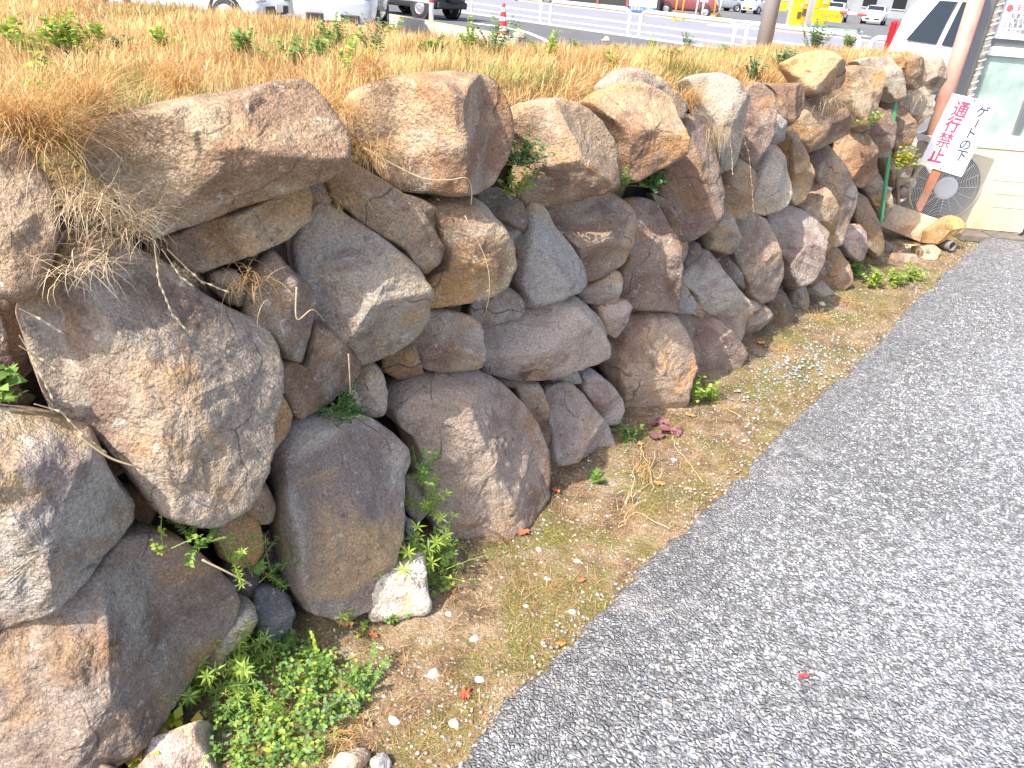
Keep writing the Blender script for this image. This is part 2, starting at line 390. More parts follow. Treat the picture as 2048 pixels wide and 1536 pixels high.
# ================================================================ STONES
def resample(P, n):
    P = np.array(P, float); Q = np.vstack([P, P[:1]]); L = np.r_[0, np.cumsum(np.linalg.norm(np.diff(Q, axis=0), axis=1))]
    t = np.linspace(0, L[-1], n, endpoint=False)
    return np.stack([np.interp(t, L, Q[:, 0]), np.interp(t, L, Q[:, 1])], 1)
def smooth_loop(P, k):
    for _ in range(k): P = (np.roll(P, 1, 0)+2*P+np.roll(P, -1, 0))/4
    return P
def stone_mesh(P2, T, back, seed, w4=(.30, .22, .26, .22), p=1.5, facets=5, rough=1.0, res=.008):
    """closed boulder: outline P2 (plane coordinates about its own centre), bulging T in front and back behind"""
    rs = random.Random(seed)
    per = np.linalg.norm(np.diff(np.vstack([P2, P2[:1]]), axis=0), axis=1).sum()
    n = int(np.clip(per/res, 28, 230)); sz = per/3.6
    raw = resample(P2, n); P = smooth_loop(raw, 1)
    c = np.zeros(2); R = int(np.clip(sz*.5/res, 6, 44))
    ang = np.arctan2(P[:, 1], P[:, 0])
    def cw(a, a0): return np.maximum(0, np.cos(a-a0))**1.5
    tw, rw, bw, lw = w4
    wd = (tw*cw(ang, math.pi/2)+rw*cw(ang, 0)+bw*cw(ang, -math.pi/2)+lw*cw(ang, math.pi))/(cw(ang, math.pi/2)+cw(ang, 0)+cw(ang, -math.pi/2)+cw(ang, math.pi))
    so_ = Vector((rs.random()*100, rs.random()*100, rs.random()*100))
    wd = np.array([x*(1+.35*noise.noise(Vector((math.cos(a)*1.5, math.sin(a)*1.5, 0))+so_)) for x, a in zip(wd, ang)])
    pl = []
    for _ in range(facets):
        a = rs.uniform(0, 2*math.pi); sl = rs.uniform(.3, 1.7); pl.append((math.cos(a)*sl, math.sin(a)*sl, rs.uniform(.84, .96)+.15*sl))
    V = []; F = []
    ts = (np.arange(R)/(R-1))**1.15 if R > 1 else np.array([0.])
    half = sz*.5
    for i, t in enumerate(ts):
        q = P*(1-t)
        x = np.clip(t/np.maximum(wd, .05), 0, 1); e = (1-(1-x)**p)**(1/ (1.0 if p < 1.6 else 1.35))
        wv = T*e
        for (ax, ay, of) in pl:
            cut = T*of-(q[:, 0]*ax+q[:, 1]*ay)/half*T
            wv = np.minimum(wv, np.maximum(cut, T*.08*np.minimum(1, x*4)))
        for k in range(n): V.append([q[k, 0], q[k, 1], wv[k]])
    # tip ring collapses to the centre
    nf = len(V)
    for i in range(R-1):
        for k in range(n):
            a, b, c_, d_ = i*n+k, i*n+(k+1) % n, (i+1)*n+(k+1) % n, (i+1)*n+k
            F.append((a, b, c_, d_) if i < R-2 else (a, b, (R-1)*n))
    V = V[:(R-1)*n+1]
    # back
    base = len(V)
    for (sc_, dz) in ((.985, -.3), (.90, -.75), (.72, -1.0)):
        for k in range(n): V.append([P[k, 0]*sc_, P[k, 1]*sc_, back*dz])
    for k in range(n): F.append((k, base+k, base+(k+1) % n, (k+1) % n))
    for r in range(2):
        for k in range(n): F.append((base+r*n+k, base+(r+1)*n+k, base+(r+1)*n+(k+1) % n, base+r*n+(k+1) % n))
    V.append([0, 0, -back]); last = len(V)-1
    for k in range(n): F.append((base+2*n+k, last, base+2*n+(k+1) % n))
    # weathering relief
    V = np.array(V); f1 = 1.3/max(sz, .05); f2 = 4.2/max(sz, .05); out = V.copy()
    edge = np.ones(len(V)); tt = np.repeat(ts[:R-1], n); edge[:len(tt)] = .25+.75*np.clip(tt*8, 0, 1); edge[base:] = .4
    for i, q in enumerate(V):
        v = Vector(q)
        a = noise.fractal(v*f1+so_, 1.0, 2.0, 3)*.013*sz
        b = (abs(noise.noise(v*f2+so_*2))-.22)*.020*sz
        c2 = noise.fractal(v*34+so_, .8, 2.1, 4)*.0042
        bl = (noise.noise(v*f2*1.7+so_*3))
        b += .011*sz*(1 if bl > .18 else (-.6 if bl < -.25 else 0))*min(1, abs(bl)*3)
        h = rough*(a+b+c2)*edge[i]
        g = Vector((q[0]*.9, q[1]*.9, max(q[2], 0)+T*.8)); g.normalize()
        out[i] = q+np.array(g)*h
    return out, F
WALLOBJ = empty('stone_wall', B0)
tag(WALLOBJ, 'dry-laid retaining wall of rough brown and grey boulders below the dry grass', 'wall')
TAN = (.47, .36, .235); BRN = (.375, .28, .19); PUR = (.31, .235, .19); GRY = (.42, .365, .29); PALE = (.54, .48, .40); DRK = (.23, .195, .165); ORG = (.46, .325, .205); PINK = (.53, .43, .38); COOL = (.40, .375, .34)
_cnt = [0]
def stone(poly, col, T=None, w4=(.22, .15, .18, .15), p=1.5, facets=3, rough=1.0, push=0.0, label=None, res=.008, name='stone', parent=WALLOBJ, back=None, turn=None):
    _cnt[0] += 1
    poly = np.array(poly, float)
    q = resample(poly, 80); cpx = q.mean(0)
    dv = poly-cpx; poly = cpx+dv*(1+6.0/np.maximum(np.linalg.norm(dv, axis=1, keepdims=True), 8))
    c0 = WALL.hit(*cpx)
    vd = c0-CAM; vd[2] = 0; vd /= np.linalg.norm(vd)
    ang = math.acos(float(np.clip(vd@D, -1, 1)))                 # between the line of sight and the wall
    th = turn if turn is not None else max(0, (math.pi/2-ang))*.48
    n = NW*math.cos(th)-D*math.sin(th); n = n*math.cos(BAT)+np.array([0, 0, math.sin(BAT)])
    c0 = c0-(vd+np.array([0, 0, (c0[2]-H)/max(.3, np.linalg.norm(c0[:2]))]))*push
    pl = Plane(c0, n)
    A = np.array([pl.ab(x, y) for x, y in poly])
    cen = resample(A, 60).mean(0)
    c1 = pl.p(*cen); A = A-cen
    if (A[:, 0]*np.roll(A[:, 1], -1)-np.roll(A[:, 0], -1)*A[:, 1]).sum() < 0: A = A[::-1]
    ext = A.max(0)-A.min(0); mn = ext.min()
    if T is None: T = float(np.clip(mn*.33, .02, .12))
    bk = back if back is not None else float(np.clip(mn*.5, .05, .2))
    V, F = stone_mesh(A, T, bk, _cnt[0]*13+5, w4, p, facets, rough, res)
    W = V[:, :1]*pl.ex+V[:, 1:2]*pl.ey+V[:, 2:]*pl.n
    org = B0 if parent is WALLOBJ else np.zeros(3)
    o = mk(name, W, F, STONE, parent, smooth=True, loc=c1-org, col=col)
    if label: o['label'] = label
    return o
SL = [
 # top course, near to far
 ([(-90,300),(-30,282),(20,275),(60,305),(92,360),(110,420),(106,480),(92,540),(74,585),(38,603),(0,590),(-90,585)], BRN, dict(w4=(0.18,0.18,0.20,0.18))),
 ([(128,256),(175,238),(212,230),(275,220),(325,207),(387,197),(450,187),(512,176),(557,163),(600,160),(622,172),(643,200),(663,226),(678,250),(681,290),(675,338),(625,360),(575,378),(480,407),(400,440),(310,474),(285,452),(232,392),(180,342),(140,300)], TAN, dict(T=0.108,w4=(0.48,0.13,0.18,0.15),p=1.31,facets=4,label='long cracked tan boulder of the top course')),
 ([(335,478),(420,440),(520,402),(608,368),(622,392),(616,436),(594,452),(562,477),(512,497),(455,522),(404,545),(360,530)], TAN, dict(T=0.045,push=-.03)),
 ([(692,208),(715,185),(740,172),(775,160),(837,151),(902,147),(955,151),(983,161),(1001,186),(1016,220),(1023,250),(1022,278),(1012,316),(998,335),(986,364),(950,383),(900,389),(850,382),(800,378),(773,352),(752,297),(712,272),(690,238)], ORG, dict(T=0.135,w4=(0.42,0.15,0.15,0.20),p=1.41,facets=4,label='rounded orange-brown boulder of the top course with a hollow in its face')),
 ([(1024,240),(1049,211),(1086,202),(1124,201),(1150,209),(1176,223),(1200,245),(1220,275),(1231,302),(1232,338),(1220,368),(1186,383),(1124,403),(1075,414),(1050,408),(1046,380),(1060,325),(1048,282),(1026,262)], BRN, dict(T=0.108,w4=(0.42,0.20,0.13,0.18))),
 ([(1200,172),(1236,143),(1262,139),(1295,147),(1325,165),(1350,190),(1370,208),(1362,235),(1320,240),(1260,225),(1205,205)], GRY, dict(T=0.054,push=-.12)),
 ([(1180,206),(1208,186),(1248,170),(1287,170),(1320,185),(1342,201),(1347,238),(1352,262),(1351,306),(1331,318),(1287,343),(1257,363),(1240,357),(1234,312),(1235,282),(1210,242),(1194,226)], ORG, dict(T=0.099,w4=(0.32,0.15,0.11,0.23),p=1.27,facets=4)),
 ([(1350,246),(1381,232),(1411,240),(1420,291),(1431,346),(1437,387),(1431,428),(1414,456),(1367,480),(1343,477),(1333,440),(1320,395),(1320,330),(1332,290)], PUR, dict(T=0.072,w4=(0.15,0.15,0.15,0.18),label='dark upright slab with pale lichen spots')),
 ([(1378,160),(1410,152),(1449,149),(1462,160),(1486,190),(1478,216),(1484,264),(1475,308),(1464,333),(1436,345),(1428,319),(1421,264),(1413,223),(1394,190)], GRY, dict(T=0.072,w4=(0.20,0.13,0.15,0.20))),
 ([(1486,192),(1500,176),(1518,169),(1532,178),(1547,193),(1545,222),(1536,270),(1521,303),(1497,338),(1476,313),(1482,275),(1484,237),(1478,216)], PUR, dict(T=0.036,w4=(0.13,0.11,0.13,0.13),p=1.90,facets=2,label='flat dark brown slab standing upright in the top course')),
 ([(1526,169),(1586,171),(1599,169),(1606,187),(1603,216),(1587,232),(1570,251),(1550,238),(1544,217),(1546,192)], BRN, dict(T=0.063,w4=(0.32,0.15,0.20,0.15))),
 ([(1539,230),(1557,233),(1568,253),(1565,276),(1546,292),(1533,289),(1536,253)], COOL, {}),
 ([(1576,126),(1611,111),(1641,104),(1667,107),(1677,120),(1684,160),(1677,173),(1656,178),(1623,186),(1604,186),(1594,160),(1580,141)], TAN, dict(T=0.081,w4=(0.46,0.15,0.15,0.15),p=1.23,label='squared grey-tan block standing proud of the top course')),
 ([(1606,194),(1636,188),(1661,189),(1682,217),(1697,250),(1692,266),(1667,278),(1636,293),(1611,303),(1592,276),(1589,238),(1604,212)], BRN, dict(T=0.081,facets=5,p=1.27)),
 ([(1680,139),(1711,136),(1743,139),(1767,147),(1767,166),(1749,200),(1742,225),(1734,246),(1721,260),(1707,253),(1697,226),(1687,200),(1682,170)], TAN, dict(T=0.081,w4=(0.20,0.15,0.20,0.15),p=1.31)),
 ([(1716,124),(1743,118),(1776,119),(1787,140),(1797,165),(1799,196),(1776,201),(1760,178),(1748,155)], GRY, dict(T=0.063,push=-.05)),
 ([(1772,117),(1791,111),(1799,120),(1807,145),(1802,163),(1791,152),(1782,131)], ORG, dict(push=-.02)),
 ([(1799,120),(1834,116),(1843,127),(1849,150),(1844,168),(1826,176),(1811,166),(1805,145)], BRN, dict(T=0.063)),
 ([(1840,127),(1863,111),(1873,117),(1878,150),(1877,176),(1853,186),(1841,173),(1847,150)], GRY, dict(T=0.063,w4=(0.20,0.11,0.11,0.15),p=1.90)),
 ([(1754,192),(1766,179),(1781,199),(1802,199),(1804,212),(1766,216)], PUR, dict(push=-.05)),
 ([(1734,231),(1751,219),(1767,224),(1782,247),(1779,276),(1769,313),(1747,307),(1735,288),(1721,266)], PUR, dict(T=0.054,push=-.04)),
 ([(1701,259),(1716,261),(1737,292),(1754,346),(1743,356),(1723,371),(1706,368),(1685,353),(1672,325),(1686,290)], ORG, dict(T=0.072,w4=(0.15,0.15,0.15,0.20),p=1.23,facets=4,label='orange-brown peaked stone near the far end of the wall')),
 ([(1766,214),(1800,211),(1818,250),(1812,288),(1785,293),(1769,260)], BRN, dict(push=-.06)),
 ([(1800,178),(1826,178),(1845,176),(1852,190),(1850,225),(1820,250),(1804,215)], GRY, dict(push=-.1)),
 ([(1768,290),(1800,285),(1815,320),(1810,360),(1785,370),(1765,330)], BRN, dict(push=-.1)),
 # middle courses
 ([(146,470),(190,468),(235,480),(330,530),(400,590),(450,618),(520,650),(546,690),(544,740),(531,800),(516,860),(502,920),(491,960),(470,990),(400,1042),(340,1027),(298,1005),(258,950),(214,890),(178,852),(108,820),(90,780),(68,720),(44,640),(60,590),(95,556)], (.365,.300,.235), dict(T=0.126,w4=(0.23,0.11,0.15,0.08),p=1.41,facets=5,res=.006,label='largest boulder of the wall, broad and brown, tapering downward')),
 ([(-60,635),(5,638),(16,680),(23,740),(0,785),(-60,785)], PUR, dict(push=-.12)),
 ([(542,500),(557,515),(583,546),(613,569),(630,597),(623,635),(615,672),(601,722),(562,710),(537,672),(520,648),(494,640),(500,590),(522,535)], GRY, dict(T=0.054,w4=(0.20,0.15,0.15,0.20),p=1.27)),
 ([(637,411),(657,413),(688,430),(726,454),(763,481),(801,511),(823,539),(838,570),(834,635),(821,667),(788,697),(750,717),(717,727),(697,690),(672,672),(622,640),(615,600),(598,546),(590,496),(600,459),(618,428)], (0.390,0.343,0.285), dict(T=0.108,w4=(0.20,0.18,0.15,0.20),p=1.63,facets=3,res=.006,label='large smooth grey-brown boulder with pale lichen spots in mid wall')),
 ([(622,640),(672,670),(697,689),(718,730),(715,746),(680,781),(620,812),(588,832),(568,815),(543,760),(545,716),(570,706),(601,724)], BRN, dict(T=0.054,push=-.02)),
 ([(653,352),(690,318),(740,348),(800,388),(822,410),(852,448),(878,492),(873,524),(840,546),(812,526),(793,494),(750,465),(725,445),(674,398)], BRN, dict(T=0.063,w4=(0.15,0.15,0.23,0.15),push=.01)),
 ([(794,388),(837,398),(863,413),(876,439),(863,460),(845,451),(812,416)], ORG, dict(push=-.01)),
 ([(846,402),(887,388),(932,390),(963,410),(988,439),(1006,484),(1010,515),(998,560),(982,577),(937,595),(875,607),(836,612),(833,559),(836,542),(872,524),(877,494),(864,457)], TAN, dict(T=0.108,w4=(0.32,0.18,0.18,0.20),p=1.45,facets=4,label='rounded tan boulder whose upper face catches the sun')),
 ([(958,390),(1000,380),(1036,404),(1051,440),(1046,463),(1010,442),(975,427)], DRK, dict(push=-.05)),
 ([(1000,448),(1036,454),(1042,480),(1026,502),(1003,507)], COOL, dict(push=-.06)),
 ([(1069,413),(1081,412),(1095,426),(1107,456),(1137,494),(1160,524),(1167,546),(1162,565),(1144,580),(1099,595),(1048,611),(1035,591),(1019,556),(1028,509),(1048,454)], COOL, dict(T=0.072,w4=(0.15,0.18,0.15,0.15),p=1.36,facets=2,label='triangular grey stone pointing upward')),
 ([(1092,416),(1124,403),(1174,388),(1204,384),(1237,399),(1255,419),(1264,446),(1257,494),(1245,524),(1211,545),(1186,557),(1168,560),(1153,524),(1136,494),(1110,459)], (0.430,0.343,0.260), dict(T=0.090,w4=(0.20,0.18,0.15,0.15))),
 ([(1256,403),(1286,400),(1312,411),(1332,446),(1345,484),(1348,546),(1346,622),(1319,616),(1274,616),(1230,602),(1240,559),(1238,534),(1255,494),(1263,446)], PUR, dict(T=0.072,w4=(0.18,0.13,0.13,0.15))),
 ([(1304,389),(1331,403),(1355,449),(1357,470),(1344,480),(1330,440)], BRN, dict(push=-.04)),
 ([(1157,580),(1186,568),(1219,543),(1237,548),(1242,564),(1231,602),(1199,605),(1166,602)], PALE, dict(T=0.036)),
 ([(1184,609),(1206,602),(1249,603),(1260,614),(1250,644),(1231,672),(1213,660),(1193,629)], PINK, dict(T=0.045,p=1.18,label='small pinkish-white wedge stone set in the wall')),
 ([(1153,598),(1174,613),(1199,641),(1212,664),(1205,675),(1189,665),(1169,636)], PALE, {}),
 ([(953,655),(1000,640),(1040,620),(1100,600),(1150,597),(1176,620),(1200,660),(1216,690),(1214,712),(1190,724),(1130,740),(1080,754),(1020,754),(965,742),(949,722)], (0.471,0.396,0.338), dict(T=0.081,w4=(0.46,0.18,0.15,0.18),p=1.27,facets=5,label='broad flat stone with a white sunlit patch in mid wall')),
 ([(948,604),(974,579),(1004,573),(1023,584),(1041,600),(1039,620),(1020,633),(980,642),(957,650),(943,635)], COOL, {}),
 ([(825,646),(838,625),(887,625),(938,635),(960,653),(963,676),(955,706),(948,727),(925,737),(887,740),(853,735),(836,717),(822,684)], (0.458,0.370,0.292), dict(T=0.072,p=1.31,w4=(0.20,0.15,0.15,0.15))),
 ([(713,730),(740,723),(761,745),(767,780),(761,822),(735,834),(708,812),(688,790),(698,760)], GRY, dict(push=-.03)),
 ([(694,784),(712,788),(716,816),(698,818)], PALE, {}),
 ([(1347,478),(1369,482),(1372,497),(1360,525),(1347,532)], COOL, dict(push=-.03)),
 ([(1370,482),(1395,490),(1400,505),(1372,528),(1360,520)], DRK, dict(push=-.05)),
 ([(1433,420),(1447,415),(1462,436),(1479,474),(1472,495),(1449,505),(1413,492),(1420,449)], GRY, dict(T=0.045)),
 ([(1462,320),(1482,323),(1502,346),(1507,362),(1502,400),(1491,436),(1463,430),(1448,401),(1437,373),(1446,351)], BRN, dict(T=0.054)),
 ([(1524,297),(1548,293),(1560,313),(1576,362),(1581,387),(1573,407),(1553,418),(1529,426),(1496,421),(1500,387),(1504,354)], PALE, dict(T=0.054,w4=(0.15,0.18,0.13,0.20),p=1.18,label='pale wedge stone split between sun and shade')),
 ([(1569,267),(1591,268),(1609,308),(1620,341),(1622,365),(1609,396),(1591,407),(1579,387),(1577,346),(1571,302)], TAN, dict(T=0.054,w4=(0.15,0.15,0.20,0.15),p=1.27)),
 ([(1578,408),(1613,395),(1640,372),(1656,420),(1668,482),(1650,502),(1625,470),(1600,440)], BRN, dict(push=-.04)),
 ([(1640,296),(1651,290),(1669,313),(1691,346),(1711,387),(1699,429),(1683,484),(1668,491),(1648,462),(1634,400),(1618,341),(1620,321)], (0.498,0.436,0.364), dict(T=0.063,w4=(0.15,0.15,0.15,0.23),p=1.23,label='pale grey diamond-shaped slab with a lit left edge')),
 ([(1710,384),(1735,402),(1751,442),(1762,500),(1750,516),(1720,482),(1714,439)], BRN, dict(T=0.045)),
 ([(1718,362),(1752,348),(1768,390),(1764,440),(1740,402)], GRY, dict(push=-.06)),
 ([(1690,456),(1716,453),(1729,469),(1727,489),(1722,515),(1711,520),(1690,505),(1685,489)], PINK, dict(T=0.045)),
 ([(1728,470),(1749,496),(1764,519),(1769,545),(1736,548),(1720,524)], GRY, {}),
 ([(1760,478),(1787,495),(1785,508),(1764,518)], GRY, {}),
 # foot of the wall
 ([(-90,822),(0,827),(95,837),(140,847),(173,853),(193,888),(213,938),(238,970),(258,1000),(263,1038),(238,1059),(205,1086),(175,1116),(140,1153),(90,1192),(0,1257),(-90,1310)], (0.404,0.376,0.338), dict(T=0.108,w4=(0.32,0.11,0.11,0.15),p=1.23,facets=2,res=.006,label='grey slab-sided boulder at the left edge')),
 ([(-110,1330),(0,1266),(100,1190),(180,1120),(240,1080),(300,1071),(360,1084),(420,1129),(462,1170),(477,1205),(471,1241),(441,1282),(380,1342),(300,1402),(200,1484),(120,1545),(40,1640),(-110,1660)], (.300,.245,.205), dict(T=0.117,w4=(0.18,0.13,0.15,0.15),p=1.54,facets=3,res=.006,rough=1.1,label='large dark brown boulder in the bottom left corner')),
 ([(492,1203),(508,1217),(501,1262),(471,1295),(438,1319),(400,1354),(362,1364),(355,1350),(400,1287),(450,1238)], PALE, dict(T=0.045)),
 ([(515,1185),(540,1179),(573,1192),(580,1214),(563,1264),(544,1276),(521,1272),(508,1230)], (0.202,0.198,0.202), dict(T=0.045)),
 ([(456,987),(490,1012),(513,1043),(517,1090),(501,1117),(470,1128),(438,1107),(430,1060),(438,1010)], (0.484,0.370,0.247), dict(T=0.045,push=-.04)),
 ([(487,942),(512,957),(528,968),(548,1008),(543,1041),(512,1045),(490,1012),(463,992),(474,973)], (0.458,0.343,0.234), dict(T=0.036,push=-.02)),
 ([(537,772),(563,793),(580,828),(573,864),(545,892),(512,895),(499,880),(514,850),(529,800)], (0.458,0.356,0.247), dict(T=0.045)),
 ([(582,837),(625,832),(712,836),(751,849),(783,870),(813,903),(817,928),(803,954),(796,980),(791,1025),(772,1080),(738,1125),(730,1165),(700,1192),(640,1208),(590,1198),(570,1155),(560,1100),(554,1030),(549,950),(544,910),(553,868)], (0.451,0.416,0.370), dict(T=0.108,w4=(0.23,0.13,0.11,0.15),p=1.45,facets=2,res=.006,label='tall pale grey boulder at the foot of the wall with a sunlit streak')),
 ([(763,800),(790,769),(830,751),(900,744),(960,749),(1001,769),(1041,809),(1072,850),(1091,900),(1097,940),(1093,990),(1040,1028),(980,1053),(935,1073),(905,1090),(878,1065),(853,1030),(834,990),(829,950),(824,900),(800,850),(773,830)], (0.424,0.337,0.273), dict(T=0.117,w4=(0.32,0.18,0.13,0.15),p=1.58,facets=2,res=.006,label='large rounded brown boulder at the foot of the wall')),
 ([(1028,769),(1076,767),(1086,800),(1099,860),(1096,887),(1085,896),(1068,850),(1043,810)], BRN, dict(push=-.02)),
 ([(1092,783),(1124,767),(1144,772),(1165,793),(1187,823),(1212,853),(1228,893),(1225,912),(1186,935),(1164,958),(1124,976),(1098,972),(1088,893),(1098,860)], (0.444,0.383,0.350), dict(T=0.072,w4=(0.18,0.15,0.11,0.18),p=1.31)),
 ([(1158,747),(1186,743),(1220,773),(1240,798),(1245,818),(1237,844),(1214,846),(1193,823),(1178,798),(1158,775)], PINK, dict(T=0.045)),
 ([(1225,660),(1261,631),(1295,624),(1325,625),(1350,636),(1365,659),(1375,684),(1379,730),(1362,770),(1359,803),(1330,832),(1286,848),(1264,868),(1249,850),(1244,800),(1229,770),(1214,745),(1213,700)], (0.484,0.370,0.273), dict(T=0.090,w4=(0.18,0.15,0.11,0.32),p=1.16,facets=4,label='upright stone at the wall foot with an orange sunlit left face')),
 ([(1354,636),(1386,625),(1425,633),(1455,659),(1480,689),(1488,708),(1472,730),(1449,741),(1399,766),(1384,760),(1376,730),(1373,690)], (0.404,0.317,0.267), dict(T=0.063,w4=(0.20,0.15,0.11,0.15))),
 ([(1346,544),(1374,528),(1406,503),(1419,505),(1437,534),(1462,569),(1490,599),(1498,616),(1485,645),(1480,678),(1449,661),(1424,626),(1398,616),(1373,580),(1346,561)], (0.471,0.422,0.364), dict(T=0.063,w4=(0.15,0.20,0.15,0.20),p=1.18,facets=4)),
 ([(1344,574),(1365,572),(1382,600),(1380,622),(1349,624)], COOL, dict(push=-.03)),
 ([(1466,442),(1504,430),(1532,444),(1546,477),(1549,500),(1557,520),(1562,552),(1546,594),(1520,604),(1500,593),(1480,577),(1469,540),(1458,500)], (0.390,0.317,0.253), dict(T=0.072)),
 ([(1534,421),(1581,415),(1607,426),(1632,446),(1650,465),(1638,478),(1634,502),(1627,525),(1609,558),(1581,574),(1566,553),(1557,509),(1542,459)], (0.404,0.343,0.305), dict(T=0.090,w4=(0.23,0.20,0.15,0.20),label='bulging grey boulder in the far part of the wall')),
 ([(1489,590),(1510,574),(1522,585),(1516,610),(1500,622)], PALE, {}),
 ([(1485,636),(1519,608),(1532,619),(1537,640),(1512,656),(1490,673),(1478,664)], PALE, {}),
 ([(1533,586),(1561,583),(1583,621),(1580,638),(1540,660),(1528,644)], DRK, dict(push=-.02)),
 ([(1580,569),(1601,565),(1614,596),(1613,620),(1585,628)], COOL, {}),
 ([(1616,569),(1641,565),(1658,581),(1659,600),(1621,610),(1612,590)], GRY, {}),
 ([(1637,509),(1656,493),(1677,503),(1692,531),(1698,566),(1661,590),(1639,574),(1634,540)], (0.430,0.343,0.260), dict(T=0.045)),
 ([(1612,515),(1640,500),(1644,545),(1625,570),(1606,560)], PUR, dict(push=-.03)),
 ([(808,1040),(827,1049),(831,1090),(823,1115),(808,1095)], COOL, {}),
 ([(813,962),(841,953),(852,985),(850,1022),(830,1045),(812,1012)], GRY, dict(push=-.03)),
 ([(453,1128),(512,1133),(518,1178),(480,1190),(450,1165)], DRK, dict(push=-.05)),
]
for poly, col, kw in SL: stone(poly, col, **kw)
# smaller stones packed behind the joints, coloured dark to deepen shade in the gaps
_rs = random.Random(3)
for i, s_ in enumerate(np.arange(-1.25, 4.2, .30)):
    for j, z_ in enumerate((.10, .33, .56, .78)):
        c_ = B0+D*(s_+.15*(j % 2)+_rs.uniform(-.05, .05))+np.array([0, 0, z_+_rs.uniform(-.04, .04)])-NW*(.155+z_*math.tan(BAT))
        rr = _rs.uniform(.10, .15); k_ = 9
        P_ = np.array([[math.cos(a)*rr*_rs.uniform(.85, 1.15), math.sin(a)*rr*_rs.uniform(.7, 1.0)] for a in np.linspace(0, 2*math.pi, k_, endpoint=False)])
        V_, F_ = stone_mesh(P_, .05, .05, 4000+i*10+j, (.25, .2, .25, .2), 1.4, 4, 1.0, .022)
        pl_ = Plane(c_, WN)
        mk('stone', V_[:, :1]*pl_.ex+V_[:, 1:2]*pl_.ey+V_[:, 2:]*pl_.n, F_, STONE, WALLOBJ, smooth=True, loc=c_-B0, col=_rs.choice([BRN, DRK, PUR, DRK]))
for poly, col, kw in [
 ([(425,548),(470,542),(492,578),(490,612),(455,602),(428,578)], BRN, dict(push=-.05)),
 ([(590,380),(640,360),(655,400),(620,420),(595,410)], GRY, dict(push=-.06)),
 ([(1030,500),(1020,545),(1005,560),(1003,515)], GRY, dict(push=-.05)),
 ([(940,600),(905,612),(880,625),(850,620),(900,605)], DRK, dict(push=-.06)),
 ([(770,700),(820,680),(830,720),(845,745),(800,755),(770,740)], BRN, dict(push=-.06)),
 ([(995,755),(1060,757),(1075,770),(1040,775),(1000,768)], DRK, dict(push=-.06)),
 ([(1095,750),(1150,742),(1160,765),(1120,768)], COOL, dict(push=-.05)),
 ([(1250,600),(1310,618),(1330,626),(1280,630),(1255,622)], BRN, dict(push=-.05)),
 ([(1380,600),(1400,612),(1425,628),(1400,632),(1382,626)], GRY, dict(push=-.04)),
 ([(1405,500),(1440,503),(1470,540),(1478,575),(1455,560),(1430,530)], DRK, dict(push=-.06)),
 ([(560,890),(545,905),(530,960),(520,900)], DRK, dict(push=-.06)),
 ([(470,1130),(445,1180),(480,1200),(512,1180),(512,1140)], DRK, dict(push=-.07)),
]: stone(poly, col, **kw)

# ================================================================ GRASS ON THE BANK
def blade_mesh(name, root, az, lean, length, width, curl, col, m, seg=3, parent=None, droop=None):
    """tapering curved blades; all arrays per blade"""
    n = len(root); dirh = np.stack([np.sin(az), np.cos(az), 0*az], 1)
    side = np.stack([np.cos(az+rng.uniform(-1.2, 1.2, n)), -np.sin(az), 0*az], 1); side /= np.linalg.norm(side, axis=1, keepdims=True)
    V = np.zeros((n, 2*seg+1, 3)); p = root.copy(); th = lean.copy()
    for k in range(seg+1):
        wd = width*(1-k/seg)**.6*.5
        if k < seg:
            V[:, 2*k] = p-side*wd[:, None]; V[:, 2*k+1] = p+side*wd[:, None]
            st = length/seg; p = p+(dirh*np.sin(th)[:, None]+np.array([0, 0, 1.0])*np.cos(th)[:, None])*st[:, None]; th = th+curl/seg
        else: V[:, 2*seg] = p
    T = []
    for k in range(seg-1): T += [(2*k, 2*k+1, 2*k+3), (2*k, 2*k+3, 2*k+2)]
    T.append((2*seg-2, 2*seg-1, 2*seg)); T = np.array(T)
    idx = (np.arange(n)*(2*seg+1))[:, None, None]+T[None]
    cv = np.repeat(col[:, None, :], 2*seg+1, 1)
    return fast(name, V.reshape(-1, 3), idx.reshape(-1, 3), m, cv.reshape(-1, 3), parent)
STRAWS = np.array([(.66, .41, .17), (.72, .46, .19), (.76, .56, .29), (.56, .32, .13), (.68, .37, .15), (.52, .45, .15), (.80, .63, .38)])
def straw_cols(n, p=None): 
    c = STRAWS[rng.choice(len(STRAWS), n, p=p)]; return c*rng.uniform(.75, 1.15, (n, 1))
def vnoise(P, f, o=0.0): return np.array([noise.noise(Vector((float(a)*f+o, float(b)*f, o))) for a, b in P])
